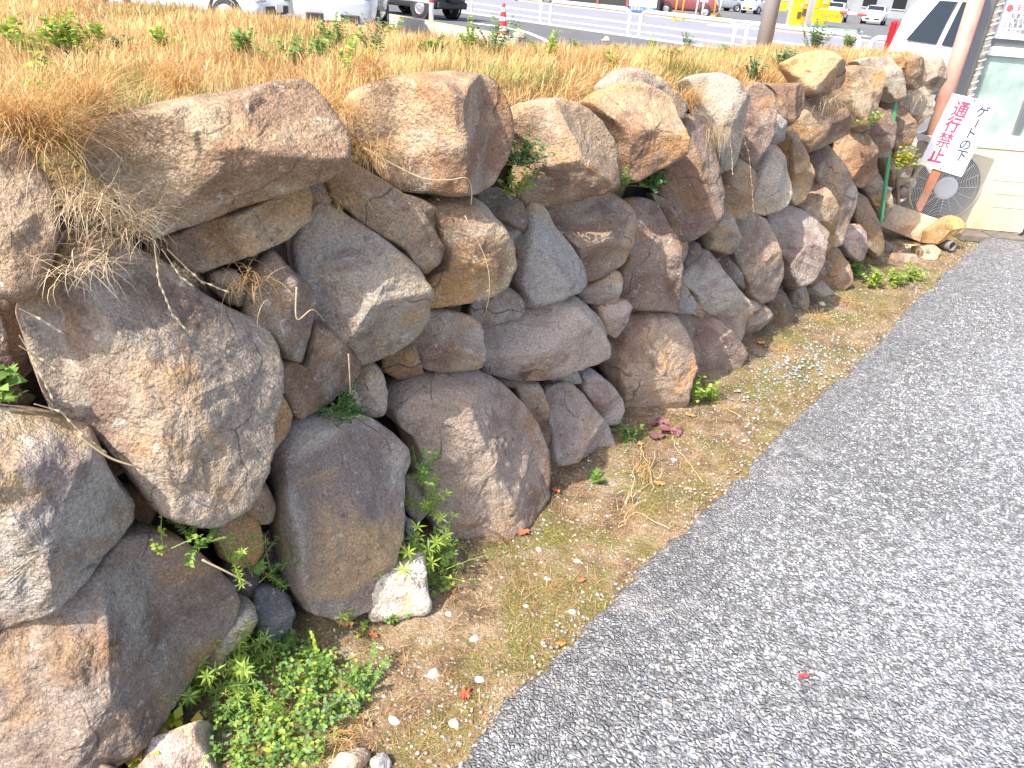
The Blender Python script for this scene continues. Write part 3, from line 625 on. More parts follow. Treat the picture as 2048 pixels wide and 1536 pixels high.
def bank_grass():
    n = 215000
    # spread so that nearer ground carries more blades
    s = rng.uniform(-2.3, 5.4, n*2); dm = np.interp(s, [a for a, b, c in _bs], [b for a, b, c in _bs])
    d = .33+(dm+.15-.33)*rng.random(n*2)**1.15
    P = B0[None]+D[None]*s[:, None]-NW[None]*d[:, None]
    dist = np.hypot(P[:, 0], P[:, 1]); keep = (P[:, 1] > .35) & (np.abs(P[:, 0]) < P[:, 1]*.95+.25) & (rng.random(n*2) < np.clip(2.6/dist, .25, 1))
    P = P[keep][:n]; s = s[keep][:n]; d = d[keep][:n]; dist = dist[keep][:n]; dm = dm[keep][:n]; n = len(P)
    z, _ = bank_arr(s, d); P[:, 2] = z-.005
    cl = vnoise(P[:, :2], 5.0); cl2 = vnoise(P[:, :2], 1.6, 7)
    L = rng.uniform(.035, .095, n)*(1+.55*cl)*np.clip(.95+.03*dist, .9, 1.1)
    L *= np.where(d < .42, 1.05, 1.0)
    az = vnoise(P[:, :2], 2.3, 21)*9+rng.normal(0, .8, n); toward = d < .5
    az = np.where(toward & (rng.random(n) < .5), WAZ+np.pi/2+rng.normal(0, .7, n), az)
    lean = np.abs(rng.normal(.62, .45, n)); curl = rng.normal(.9, .9, n)
    wd = np.clip(.0011*dist, .0016, .0055)*rng.uniform(.7, 1.4, n)
    col = straw_cols(n, [.2, .2, .14, .14, .16, .08, .08])
    gr = np.clip((cl2-.02)*2.6, 0, 1)*(rng.random(n) < .62)
    col = col*(1-.8*gr[:, None])+np.array([.20, .27, .07])*.8*gr[:, None]
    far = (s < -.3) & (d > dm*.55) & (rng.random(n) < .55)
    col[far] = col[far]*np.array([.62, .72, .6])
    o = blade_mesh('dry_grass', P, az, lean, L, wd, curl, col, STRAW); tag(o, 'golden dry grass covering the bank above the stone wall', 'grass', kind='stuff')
bank_grass()

def tuft(name, p, n, L, label, fan=1.0, down=0.0, az0=None, pale=0, width=.0018, cat='grass'):
    """a separate clump of dry blades growing from a joint or hanging over the stones"""
    t = empty(name, p); root = rng.normal(0, .022, (n, 3))*np.array([1, 1, .5])
    a0 = az0 if az0 is not None else WAZ+np.pi/2
    az = a0+rng.normal(0, fan, n); lean = rng.uniform(.2, 1.1, n)+down*rng.uniform(.3, 1, n)
    curl = rng.uniform(.4, 1.7, n)+down*.6 if not pale else rng.normal(1.2, 1.3, n)
    col = straw_cols(n, [.2, .2, .14, .14, .16, .08, .08]) if not pale else STRAWS[[2, 6]][rng.integers(0, 2, n)]*rng.uniform(.55, 1.15, (n, 1))*np.array([.95, .98, 1.15])
    tag(blade_mesh('blades', root, az, lean, rng.uniform(.5, 1.1, n)*L, np.full(n, width*(.62 if pale else .85)), curl, col, STRAW, 5, t), kind='stuff')
    tag(t, label, cat, 'dry grass tufts along the wall'); return t
def on_bank(x, y, d_extra=.0):
    p = WALL.hit(x, y); return p-NW*d_extra
for (x, y, n, L, fan, dn, pale, lab, off) in [
    (110, 295, 620, .17, 1.1, .1, 0, 'thick golden grass tuft spilling over between the two leftmost top boulders', -.03),
    (40, 262, 420, .14, 1.2, .2, 0, 'golden grass hanging over the top of the leftmost boulder', -.05),
    (205, 222, 420, .12, 1.2, .2, 0, 'golden grass leaning over the left end of the long cracked boulder', -.06),
    (400, 185, 360, .10, 1.2, .2, 0, 'golden grass leaning over the middle of the long cracked boulder', -.08),
    (780, 150, 300, .09, 1.2, .2, 0, 'golden grass fringing the orange-brown boulder', -.08),
    (1170, 195, 260, .10, 1.2, .2, 0, 'golden grass between the rounded brown boulder and the domed grey one', -.05),
    (150, 385, 330, .10, 1.5, 1.0, 1, 'pale tangled dead grass hanging below the leftmost golden tuft', .05),
    (215, 430, 330, .10, 1.5, 1.0, 1, 'pale dead grass hanging beside the long cracked boulder', .05),
    (115, 490, 130, .085, 1.2, 1.2, 1, 'small pale spray of dead grass drooping over the largest boulder', .09),
    (690, 225, 260, .11, 1.2, .5, 0, 'golden tuft in the gap right of the long cracked boulder', -.02),
    (715, 290, 160, .10, 1.1, 1.0, 0, 'dry twiggy grass hanging under the orange-brown boulder', .04),
    (1385, 205, 300, .14, 1.2, .3, 0, 'spiky golden tuft on top of the dark upright slab', -.02),
    (1400, 255, 220, .12, .9, 1.4, 1, 'pale dead grass draped over the dark upright slab', .05),
    (1030, 215, 120, .10, 1.2, .3, 0, 'thin grass tuft left of the rounded brown top boulder', -.05),
    (1630, 195, 160, .14, 1.0, 1.0, 1, 'dead grass under the squared block of the top course', .05),
    (1690, 195, 140, .13, 1.0, 1.1, 1, 'dead grass drooping right of the squared block', .06),
    (1815, 190, 120, .16, 1.0, 1.2, 1, 'dead grass tangle near the far end of the wall', .05),
    (470, 545, 70, .09, 1.2, 1.0, 0, 'few dry blades in the joint below the tan slab', .03),
    (655, 385, 90, .09, 1.2, .9, 0, 'dry roots in the joint above the smooth grey-brown boulder', .04)]:
    tuft('grass_tuft', on_bank(x, y)+NW*off, n, L, lab, fan, dn, None, pale)

for (x, y, n, L, lab) in [(1285, 945, 90, .12, 'bleached straw tuft lying in the middle of the strip'), (1262, 1030, 70, .11, 'bleached straw tuft near the pavement edge in mid strip'), (1450, 815, 60, .11, 'straw tuft right of the bright green weed'), (1340, 860, 50, .10, 'straw tuft beside the purple scraps'),
    (1570, 700, 130, .13, 'dry straw patch before the blue-grey gravel'), (1640, 640, 150, .14, 'dry straw patch on the far strip'), (1700, 610, 130, .15, 'dry straw patch below the far green weeds'), (680, 1490, 160, .05, 'yellow dry moss tuft at the near end of the strip'), (705, 1440, 120, .045, 'pale dry moss tuft behind the cream oval stone'), (920, 1180, 60, .08, 'sparse straw right of the white block stone')]:
    t = tuft('straw_tuft', strip_point(x, y), n, L, lab, 3.1, .9, None, 0, .0015); t['group'] = 'straw tufts on the strip'
# thin dead stalks that arch out of the joints
def stalk(pts_px, push, r, label, col=(.52, .40, .24), grp='dead stalks in the wall'):
    P = [WALL.hit(x, y)+WN*pu for (x, y), pu in zip(pts_px, push)]
    Q = []
    for i in range(len(P)-1):
        a, b = P[i], P[i+1]; p0 = P[max(i-1, 0)]; p3 = P[min(i+2, len(P)-1)]
        for k in range(6):
            t = k/6; Q.append(.5*((2*a)+(b-p0)*t+(2*p0-5*a+4*b-p3)*t*t+(3*a-p0-3*b+p3)*t**3))
    Q.append(P[-1]); c0 = Q[0]
    o = MB().tube([q-c0 for q in Q], [r*(1-.6*k/len(Q)) for k in range(len(Q))], 5).build('dead_stalk', mat_cache('dead_stalk', col), smooth=True, loc=c0)
    tag(o, label, 'stalk', grp); return o
_mc = {}
def mat_cache(n, col, rough=.8, metal=0, coat=0):
    k = (n, col)
    if k not in _mc: _mc[k] = mat(n, col, rough, metal, None, coat)
    return _mc[k]
stalk([(690, 290), (760, 345), (800, 350), (832, 346), (850, 370), (862, 400)], [.05, .12, .15, .16, .15, .13], .0019, 'bent straw stalk arching below the orange-brown boulder')
stalk([(850, 420), (880, 500), (890, 560), (905, 620)], [.13, .15, .15, .11], .0013, 'thin dead stem hanging across the rounded tan boulder')
stalk([(540, 560), (535, 620), (560, 600), (590, 625)], [.09, .1, .11, .1], .002, 'dry twig over the narrow grey stone in mid wall')
stalk([(645, 690), (648, 740), (655, 770)], [.09, .09, .08], .002, 'short thin root hanging over the brown stone in mid wall')
stalk([(95, 830), (150, 870), (195, 885), (215, 895)], [.12, .13, .14, .13], .0024, 'thin grey twig lying along the top of the grey slab-sided boulder')
stalk([(335, 1070), (380, 1090), (420, 1112), (428, 1122)], [.13, .15, .15, .13], .0024, 'pale twig on the dark bottom-left boulder')
def seed_stalk(pts_px, push, label):
    P = [WALL.hit(x, y)+WN*pu for (x, y), pu in zip(pts_px, push)]; t = empty('seed_stalk', P[0]); P = [p-P[0] for p in P]
    m = mat_cache('seed_stalk_straw', (.56, .45, .28)); b = MB(); Q = []
    for i in range(len(P)-1):
        for k in range(8): Q.append(P[i]+(P[i+1]-P[i])*k/8)
    MB().tube(Q, .0009, 4).build('stem', m, t); sd_ = MB()
    for i, q in enumerate(Q[4:]):
        if i % 2: continue
        dr = Q[min(i+5, len(Q)-1)]-Q[i+3]; dr /= np.linalg.norm(dr)+1e-9; sid = np.array([dr[1], -dr[0], .3])*(1 if i % 4 else -1)
        sd_.tube([q, q+dr*.007+sid*.003, q+dr*.013+sid*.004], [.0008, .0022, .0004], 5)
    tag(sd_.build('seed_head', m, t), kind='stuff'); tag(t, label, 'grass', 'seed stalks hanging from the bank')
for pts, lab in [([(240, 470), (250, 540), (275, 600), (303, 633)], 'nodding seed stalk in front of the largest boulder, longest of its kind'),
                 ([(255, 480), (290, 530), (312, 548)], 'short seed stalk over the upper part of the largest boulder'),
                 ([(265, 480), (330, 540), (390, 565)], 'seed stalk slanting along the upper right edge of the largest boulder'),
                 ([(-20, 590), (20, 610), (60, 635)], 'uppermost seed stalk over the dark gap at the left edge'),
                 ([(-20, 660), (30, 690), (75, 725)], 'seed stalk in the middle of the dark gap at the left edge'),
                 ([(-20, 640), (10, 690), (50, 770)], 'steep seed stalk crossing the dark gap at the left edge'),
                 ([(10, 770), (60, 785), (110, 835), (150, 865)], 'lowest seed stalk reaching down to the grey slab-sided boulder'),
                 ([(1420, 250), (1438, 310), (1446, 380), (1450, 425)], 'seed stalk hanging along the pale top stone beside the dark slab'),
                 ([(1395, 260), (1402, 310), (1404, 350)], 'pale seed stalk hanging over the dark upright slab')]:
    seed_stalk(pts, [.12]*len(pts), lab)

# ================================================================ GREEN PLANTS
def leaf_quads(base, dirs, ups, L, W, fold=.15):
    """each leaf: 4 small faces, pointed, bent"""
    n = len(base); sd_ = np.cross(dirs, ups); sd_ /= np.linalg.norm(sd_, axis=1, keepdims=True)+1e-9; up2 = np.cross(sd_, dirs)
    L = L[:, None]; W = W[:, None]
    p0 = base; pa = base+dirs*L*.45-sd_*W*.5+up2*W*fold; pb = base+dirs*L*.45+sd_*W*.5+up2*W*fold; pm = base+dirs*L*.5
    pt = base+dirs*L-up2*L*.12
    V = np.stack([p0, pa, pm, pb, pt], 1).reshape(-1, 3)
    T = np.array([(0, 2, 1), (0, 3, 2), (1, 2, 4), (2, 3, 4)])
    return V, ((np.arange(n)*5)[:, None, None]+T[None]).reshape(-1, 3), 5
GREENS = {'lime': [(.34, .47, .07), (.40, .50, .08), (.26, .40, .07)], 'mid': [(.18, .33, .07), (.24, .38, .08), (.15, .26, .06)],
          'dark': [(.05, .16, .05), (.07, .20, .06), (.09, .22, .08)], 'yellow': [(.55, .55, .04), (.45, .52, .05), (.62, .52, .08)], 'grey': [(.16, .27, .12), (.20, .30, .14), (.12, .22, .09)]}
def weed(p, label, n=8, h=.12, style='whorl', tone='lime', spread=.8, leaf=.016, lean_az=None, lean=.0, name='weed', grp='weeds along the wall foot', stems=True):
    t = empty(name, p); lv = []; ld = []; lu = []; ll = []; lw = []; sb = MB()
    for k in range(n):
        az = random.uniform(0, 2*math.pi); tilt = abs(random.gauss(.5, .35))*spread
        dv = np.array([math.sin(az)*math.sin(tilt), math.cos(az)*math.sin(tilt), math.cos(tilt)])
        if lean_az is not None: dv = dv+np.array([math.sin(lean_az), math.cos(lean_az), 0])*lean
        dv /= np.linalg.norm(dv); hh = h*random.uniform(.55, 1.1); r0 = np.array([random.gauss(0, .012), random.gauss(0, .012), 0]); pts = []
        bend = np.array([random.gauss(0, .25), random.gauss(0, .25), -.15])
        for i in range(6):
            u = i/5; pts.append(r0+dv*hh*u+bend*hh*u*u*.5)
        if stems: sb.tube(pts, [.0013*(1-.5*i/5) for i in range(6)], 4, False)
        if style == 'whorl':
            for i in range(1, 6):
                c = pts[i]; m_ = random.choice((5, 6, 7)); ph = random.random()*6
                for j in range(m_):
                    a = ph+j*2*math.pi/m_; e1 = np.cross(dv, [0, .3, 1]); e1 /= np.linalg.norm(e1); e2 = np.cross(dv, e1)
                    q = (e1*math.cos(a)+e2*math.sin(a))+dv*.35; q /= np.linalg.norm(q)
                    lv.append(c); ld.append(q); lu.append(dv); ll.append(leaf*random.uniform(.75, 1.2)*(1.1 if i > 1 else .7)); lw.append(leaf*.24)
        elif style == 'pinnate':
            for i in range(11):
                u = .15+.85*i/10; c = r0+dv*hh*u+bend*hh*u*u*.5
                for sg in (-1, 1):
                    e1 = np.cross(dv, [.2, .1, 1]); e1 /= np.linalg.norm(e1)+1e-9
                    q = e1*sg+dv*.4+np.array([0, 0, random.uniform(-.2, .3)]); q /= np.linalg.norm(q)
                    lv.append(c); ld.append(q); lu.append(np.array([0, 0, 1.0])+np.random.default_rng(i).normal(0, .2, 3)); ll.append(leaf*random.uniform(.7, 1.1)); lw.append(leaf*.55)
        else:                                   # broad / round
            m_ = 7 if style == 'round' else 4
            for i in range(m_):
                u = random.uniform(.3, 1.0); c = r0+dv*hh*u+bend*hh*u*u*.5; a = random.uniform(0, 6.28)
                q = np.array([math.cos(a), math.sin(a), random.uniform(-.1, .7)]); q /= np.linalg.norm(q)
                lv.append(c); ld.append(q); lu.append(np.array([random.gauss(0, .3), random.gauss(0, .3), 1.0])); ll.append(leaf*random.uniform(.7, 1.25)); lw.append(leaf*random.uniform(.65, .9))
    if stems: sb.build('stem', mat_cache('green_stem', (.22, .30, .08)), t)
    V, T, k = leaf_quads(np.array(lv), np.array(ld), np.array(lu), np.array(ll), np.array(lw))
    c = np.array(GREENS[tone])[rng.integers(0, 3, len(lv))]*rng.uniform(.75, 1.2, (len(lv), 1))
    fast('leaves', V, T, LEAF, np.repeat(c, 5, 0), t)
    tag(t, label, 'weed', grp); return t
def foot(x, y): return strip_point(x, y)
def face(x, y, out=.03): return WALL.hit(x, y)+WN*out
random.seed(21)
TW = math.atan2(NW[0], NW[1])
weed(foot(815, 1165), 'bushy goosegrass behind the white block stone', 20, .19, 'whorl', 'lime', 1.1, .024, TW, .3)
weed(foot(722, 1190), 'goosegrass sprawling left of the white block stone over the pale grey boulder', 12, .17, 'whorl', 'lime', 1.1, .020, TW+2.4, .25)
weed(foot(870, 1140), 'leafy weed between the large rounded boulder and the white block stone', 12, .13, 'pinnate', 'mid', 1.1, .014, TW, .4)
weed(face(815, 950, .05), 'weed climbing the joint right of the pale grey boulder', 9, .12, 'pinnate', 'mid', .9, .013, TW, .3)
weed(face(830, 1010, .05), 'goosegrass sprigs in the joint left of the large rounded boulder', 8, .13, 'whorl', 'lime', 1.0, .018, TW, .4)
weed(face(350, 1050, .10), 'leafy weed under the tip of the largest boulder', 8, .06, 'pinnate', 'mid', 1.3, .012, TW, .4)
weed(face(270, 1060, .10), 'weed sprig above the dark bottom-left boulder', 5, .06, 'round', 'lime', 1.2, .011, TW, .5)
weed(face(420, 1085, .08), 'goosegrass sprays beside the orange-brown foot stones', 7, .08, 'whorl', 'lime', 1.2, .012, TW, .5)
weed(face(500, 1130, .05), 'tangled weeds between the foot stones left of the pale grey boulder', 9, .09, 'whorl', 'mid', 1.2, .013, TW, .4)
weed(foot(545, 1240), 'upright weed beside the dark grey foot stone', 10, .12, 'pinnate', 'mid', .9, .016, TW, .3)
weed(foot(600, 1200), 'mossy green weed at the foot of the pale grey boulder', 14, .08, 'whorl', 'lime', 1.3, .012, TW, .4)
weed(foot(470, 1340), 'dense goosegrass below the flat pale foot stone', 20, .15, 'whorl', 'lime', 1.3, .020, TW, .4)
weed(foot(395, 1400), 'goosegrass leaning over the dark bottom-left boulder', 18, .16, 'whorl', 'lime', 1.3, .020, TW+3.1, .35)
weed(foot(520, 1300), 'round-leaved weed right of the flat pale foot stone', 16, .08, 'round', 'mid', 1.4, .014)
weed(G(288, 1505, .02), 'yellow-green broad-leaved plant at the foot of the bottom-left boulder', 10, .075, 'broad', 'yellow', 1.2, .04)
weed(G(345, 1470, .02), 'yellowing broad leaves beside the half-buried foreground stone', 6, .05, 'broad', 'yellow', 1.3, .028)
for (x, y, n_, h_, st_, tn_, lab) in [(735, 1385, 10, .09, 'pinnate', 'mid', 'flat vetch fronds at the right end of the green ground cover'), (640, 1335, 12, .08, 'pinnate', 'lime', 'bright vetch fronds at the top of the green ground cover'), (585, 1385, 12, .09, 'pinnate', 'mid', 'vetch fronds in the middle of the green ground cover'),
        (520, 1440, 14, .10, 'whorl', 'lime', 'goosegrass rising left in the green ground cover'), (650, 1440, 12, .07, 'pinnate', 'grey', 'grey-green fronds low in the green ground cover'), (560, 1490, 14, .08, 'round', 'lime', 'round leaves at the bottom of the green ground cover'), (440, 1450, 12, .10, 'whorl', 'mid', 'goosegrass beside the half-buried foreground stone'), (590, 1310, 8, .09, 'pinnate', 'mid', 'thin weed above the green ground cover')]:
    weed(foot(x, y), lab, max(5, n_*2//3), h_, st_, tn_, 1.6, .014)
weed(foot(720, 1225), 'fresh green clover-like weed left of the white block stone', 12, .06, 'round', 'lime', 1.3, .016)
weed(foot(790, 1240), 'low weed growing in front of the white block stone', 8, .03, 'pinnate', 'mid', 1.5, .013)
weed(foot(885, 1180), 'small bright weed right of the white block stone', 9, .06, 'round', 'lime', 1.3, .014)
weed(foot(1385, 805), 'bright green weed at the foot of the orange-faced stone', 14, .13, 'round', 'lime', .9, .024)
weed(foot(1420, 800), 'yellow-green weed spreading right of the orange-faced stone', 12, .09, 'whorl', 'lime', 1.3, .018)
weed(foot(1255, 878), 'small dark weed under the pinkish foot stone', 14, .06, 'round', 'mid', 1.3, .016)
weed(foot(1185, 965), 'small fern-like weed below the angular grey foot stone', 10, .055, 'pinnate', 'mid', 1.4, .012)
weed(face(660, 815, .04), 'cushion of tiny dark green leaves above the pale grey boulder', 60, .06, 'round', 'dark', 1.6, .009, TW, .4, name='fern_cushion', grp='green cushions in the wall joints')
weed(face(1285, 372, .02), 'dark green cushion between the top boulders and the dark upright slab', 70, .09, 'round', 'dark', 1.5, .013, TW, .4, name='fern_cushion', grp='green cushions in the wall joints')
weed(face(1215, 375, .02), 'small green cushion under the rounded brown top boulder', 30, .07, 'round', 'mid', 1.5, .012, TW, .4, name='fern_cushion', grp='green cushions in the wall joints')
weed(face(1025, 330, .02), 'creeping green plant in the joint right of the orange-brown boulder', 40, .10, 'round', 'dark', 1.4, .013, TW, .3, name='fern_cushion', grp='green cushions in the wall joints')
weed(face(1010, 385, .03), 'yellow-green leafy plant on the dark stone under the orange-brown boulder', 26, .07, 'round', 'lime', 1.4, .012, TW, .4, name='fern_cushion', grp='green cushions in the wall joints')
weed(face(860, 380, .0), 'dark green leaves in the hollow under the orange-brown boulder', 34, .07, 'round', 'dark', 1.5, .014, TW, .3, name='fern_cushion', grp='green cushions in the wall joints')
weed(face(20, 810, -.02), 'dark glossy leaves in the gap at the left edge', 10, .08, 'broad', 'mid', 1.2, .026, TW, .3, grp='green cushions in the wall joints')
weed(face(1758, 335, .10), 'bright yellow-green plant near the green pole', 22, .14, 'round', 'yellow', 1.1, .026, TW, .2)
weed(face(1700, 248, .09), 'small bright leaf cluster above the orange-brown peaked stone', 8, .07, 'round', 'lime', 1.2, .022, TW, .4)
for (x, y, lab) in [(1710, 555, 'grey-green weed at the far foot of the wall'), (1745, 575, 'green weed patch in front of the far foot stones'), (1790, 572, 'green weed patch by the brown block'), (1822, 560, 'yellow-green weed against the pavement edge')]:
    weed(foot(x, y), lab, 34, .11, 'round', 'lime' if x > 1730 else 'mid', 1.4, .020)
# leafy plants standing in the dry grass of the bank
def bankp(x, y, dz=0.0):
    for k in range(20):                      # first point of the bank under this line of sight, short of its far edge
        for z in np.arange(1.22, .78, -.004):
            p = G(x, y+3*k, z); s_, d_ = wall_sd(p); zz, dm_ = bank_arr(np.array([s_]), np.array([d_]))
            if zz[0] >= z and d_ < dm_[0]: return np.array([p[0], p[1], float(zz[0])])
    return G(x, y, .95)
random.seed(5)
for (x, y, lab) in [(60, 118, 'low green leaves in the back grass, left of the tallest leafy plant'), (190, 100, 'bright leafy clump right behind the tallest leafy plant'), (330, 112, 'small green clump in the grass behind the long cracked boulder'), (480, 118, 'few green leaves in the grass behind the middle of the long cracked boulder'), (590, 140, 'grey-green clump behind the right end of the long cracked boulder'), (860, 118, 'green clump in the grass behind the orange-brown boulder'), (1150, 118, 'green clump in the grass behind the rounded brown top boulder'), (1330, 135, 'green clump in the grass behind the domed grey boulder')]:
    weed(bankp(x, y), lab, 12, .10, 'pinnate', 'lime' if x < 350 else 'mid', .9, .026, name='leafy_plant', grp='leafy plants in the dry grass')
for (x, y, h, n, lab) in [(135, 118, .14, 16, 'tallest green leafy plant in the dry grass at the left'), (92, 160, .07, 4, 'single leafy sprig in the dry grass near the left edge'), (30, 95, .10, 10, 'dull green plant in the grass at the far left edge'),
                          (240, 108, .07, 7, 'small green sprout in the grass right of the tallest leafy plant'), (75, 205, .06, 4, 'low leaf sprig in the golden grass above the leftmost boulder'),
                          (675, 110, .16, 14, 'green plant in the grass below the silver car corner'), (630, 130, .12, 8, 'dark leafy sprig left of the plant below the silver car'), (750, 125, .16, 10, 'leafy stems in the grass left of the orange-brown boulder'),
                          (790, 85, .12, 5, 'upright sprig against the concrete kerb'), (700, 165, .12, 10, 'grey-green plant behind the long cracked boulder'), (940, 110, .16, 12, 'green plant in the grass below the traffic cone'),
                          (985, 120, .18, 14, 'larger leafy plant right below the traffic cone'), (1090, 130, .16, 9, 'grey-green stems in the mid grass'), (1230, 110, .12, 9, 'low green plant at the grass edge under the second guard rail'),
                          (1300, 98, .14, 10, 'green plant at the grass edge under the third guard rail'), (1370, 98, .16, 12, 'yellow-green plants at the grass edge below the orange posts'), (1440, 120, .13, 8, 'leafy sprig in the grass left of the steel pole'),
                          (1500, 170, .12, 10, 'grey-green plant behind the dark flat slab'), (1560, 150, .12, 12, 'green plant in the grass behind the brown top stones'), (1625, 95, .26, 22, 'tall grey-green grassy shrub at the bank edge by the yellow gate'), (1690, 100, .2, 14, 'grey-green shrub beside the white car tail'), (1225, 150, .10, 6, 'sprig in the grass behind the domed grey boulder')]:
    weed(bankp(x, y), lab, n, h, 'pinnate' if h > .1 else 'round', random.choice(['mid', 'grey', 'grey', 'lime']) if x > 150 else 'lime', .7, (.032 if x < 300 else .024) if h < .2 else .03, name='leafy_plant', grp='leafy plants in the dry grass')

# low green ground cover at the near foot of the wall
def ground_cover():
    n = 2300; poly = [(420, 1290), (560, 1275), (650, 1310), (780, 1370), (720, 1430), (660, 1490), (620, 1580), (400, 1590), (390, 1480), (450, 1380)]
    xs = np.array([p[0] for p in poly]); ys = np.array([p[1] for p in poly]); pts = []
    while len(pts) < n:
        x, y = random.uniform(380, 760), random.uniform(1280, 1590); ins = False
        j = len(poly)-1
        for i in range(len(poly)):
            if (ys[i] > y) != (ys[j] > y) and x < (xs[j]-xs[i])*(y-ys[i])/(ys[j]-ys[i])+xs[i]: ins = not ins
            j = i
        if ins and noise.noise(Vector((x*.03, y*.03, 0))) > -.15+.6*random.random()-.12: pts.append(strip_point(x, y))
    P = np.array(pts); P[:, 2] += rng.random(n)**1.5*.05
    d = rng.normal(0, 1, (n, 3)); d[:, 2] = np.abs(d[:, 2])*.4; d /= np.linalg.norm(d, axis=1, keepdims=True)
    u = rng.normal(0, .35, (n, 3)); u[:, 2] = 1
    V, T, k = leaf_quads(P, d, u, rng.uniform(.007, .015, n), rng.uniform(.006, .011, n))
    c = np.array([(.19, .36, .07), (.27, .44, .08), (.14, .28, .07), (.25, .39, .17), (.38, .47, .08)])[rng.integers(0, 5, n)]*rng.uniform(.7, 1.2, (n, 1))
    tag(fast('ground_cover', V, T, LEAF, np.repeat(c, 5, 0)), 'low bright green ground cover at the near foot of the wall', 'ground cover', kind='stuff')
ground_cover()
# dead fibres, short dry grass and moss on the strip
def strip_litter():
    n = 70000; s = rng.uniform(-1.3, 5.6, n); s = -1.3+(s+1.3)**1.35/(6.9**.35); d = rng.uniform(-.62, .04, n); P = B0[None]+D[None]*s[:, None]-NW[None]*d[:, None]
    cl = vnoise(P[:, :2], 4.0, 3); keep = cl > rng.uniform(-.45, .35, n); P = P[keep]; s = s[keep]; d = d[keep]; n = len(P)
    ew = np.array([(p-E0)@EN for p in P]); k2 = ew < -.005; P = P[k2]; s = s[k2]; d = d[k2]; n = len(P)
    P[:, 2] = [strip_z(a, b) for a, b in zip(s, d)]
    az = rng.uniform(0, 6.28, n); lean = rng.uniform(.9, 1.6, n); col = np.array([(.55, .36, .18), (.44, .26, .13), (.66, .50, .31), (.36, .28, .11), (.24, .25, .07), (.52, .26, .13)])[rng.integers(0, 6, n)]*rng.uniform(.7, 1.15, (n, 1))
    o = blade_mesh('ground_litter', P, az, lean, rng.uniform(.012, .042, n), rng.uniform(.0009, .0018, n), rng.normal(.2, .6, n), col, STRAW, 3)
    tag(o, 'dead straw fibres and dry moss on the soil strip', 'litter', kind='stuff')
strip_litter()
def pebbles(name, P, r, col, flat=.65, m=PEBBLE):
    base = np.array([(1, 0, 0), (.5, .87, 0), (-.5, .87, 0), (-1, 0, 0), (-.5, -.87, 0), (.5, -.87, 0), (.45, .26, .8), (-.45, .26, .85), (0, -.5, .75)], float)
    T = np.array([(0, 1, 6), (1, 2, 6), (2, 7, 6), (2, 3, 7), (3, 4, 7), (4, 8, 7), (4, 5, 8), (5, 0, 8), (0, 6, 8), (6, 7, 8)])
    n = len(P); a = rng.uniform(0, 6.28, n); ca, sa = np.cos(a)[:, None], np.sin(a)[:, None]
    V = base[None]*(1+rng.normal(0, .18, (n, 9, 1))); V = V*np.stack([np.ones(n), rng.uniform(.6, 1, n), np.full(n, flat)], 1)[:, None]
    W = np.stack([V[..., 0]*ca-V[..., 1]*sa, V[..., 0]*sa+V[..., 1]*ca, V[..., 2]], -1)*r[:, None, None]+P[:, None]
    W[:, :6, 2] -= r[:, None]*.15
    return fast(name, W.reshape(-1, 3), ((np.arange(n)*9)[:, None, None]+T[None]).reshape(-1, 3), m, np.repeat(col, 9, 0))
PEBC = np.array([(.48, .44, .39), (.35, .32, .30), (.24, .25, .27), (.44, .33, .24), (.62, .60, .56), (.30, .23, .18)])
def gravel():
    n = 9000; s = rng.uniform(-1.2, 5.2, n); d = rng.uniform(-.6, .02, n); P = B0[None]+D[None]*s[:, None]-NW[None]*d[:, None]
    cl = vnoise(P[:, :2], 3.2, 11); keep = (cl > rng.uniform(-.4, .4, n)) & (((P-E0[None])@EN) < 0); P = P[keep]; s = s[keep]; d = d[keep]; n = len(P)
    P[:, 2] = [strip_z(a, b) for a, b in zip(s, d)]
    col = PEBC[rng.integers(0, 6, n)]*rng.uniform(.7, 1.15, (n, 1)); r = rng.uniform(.0016, .006, n)
    # bluish gravel patch
    c = G(1605, 735); m2 = 330; q = c[None]+rng.normal(0, 1, (m2, 1))*D[None]*.30+rng.normal(0, 1, (m2, 1))*NW[None]*.08; ok = ((q-E0[None])@EN) < -.01; q = q[ok]; q[:, 2] = .004
    P = np.vstack([P, q]); r = np.r_[r, rng.uniform(.003, .0085, len(q))]; col = np.vstack([col, np.array([(.24, .32, .34), (.36, .44, .44), (.20, .25, .26)])[rng.integers(0, 3, len(q))]])
    m3 = 1300; sE = rng.uniform(-.6, EL, m3); tE = rng.normal(-.015, .035, m3); q = E0[None]+ED[None]*sE[:, None]+EN[None]*tE[:, None]; q[:, 2] = np.where(tE > .0, PZ-.002, .004)
    P = np.vstack([P, q]); r = np.r_[r, rng.uniform(.002, .006, m3)]; col = np.vstack([col, np.array([(.32, .30, .28), (.44, .42, .39), (.22, .21, .20), (.34, .27, .20)])[rng.integers(0, 4, m3)]*rng.uniform(.8, 1.15, (m3, 1))])
    tag(pebbles('gravel', P, r, col), 'small gravel scattered on the soil strip', 'gravel', kind='stuff')
    # loose chips on the pavement
    n = 9000; s = rng.uniform(-.6, 4.0, n); t = .02+1.9*rng.random(n)**1.3; P = E0[None]+ED[None]*s[:, None]+EN[None]*t[:, None]; P[:, 2] = PZ-.002
    col = np.array([(.62, .61, .58), (.40, .40, .41), (.20, .20, .21), (.14, .14, .145), (.70, .69, .67), (.44, .36, .28), (.36, .42, .46)])[rng.choice(7, n, p=[.22, .2, .2, .14, .14, .05, .05])]
    tag(pebbles('loose_chips', P, rng.uniform(.0022, .0055, n), col, .5), 'loose stone chips on the worn pavement', 'gravel', kind='stuff')
gravel()

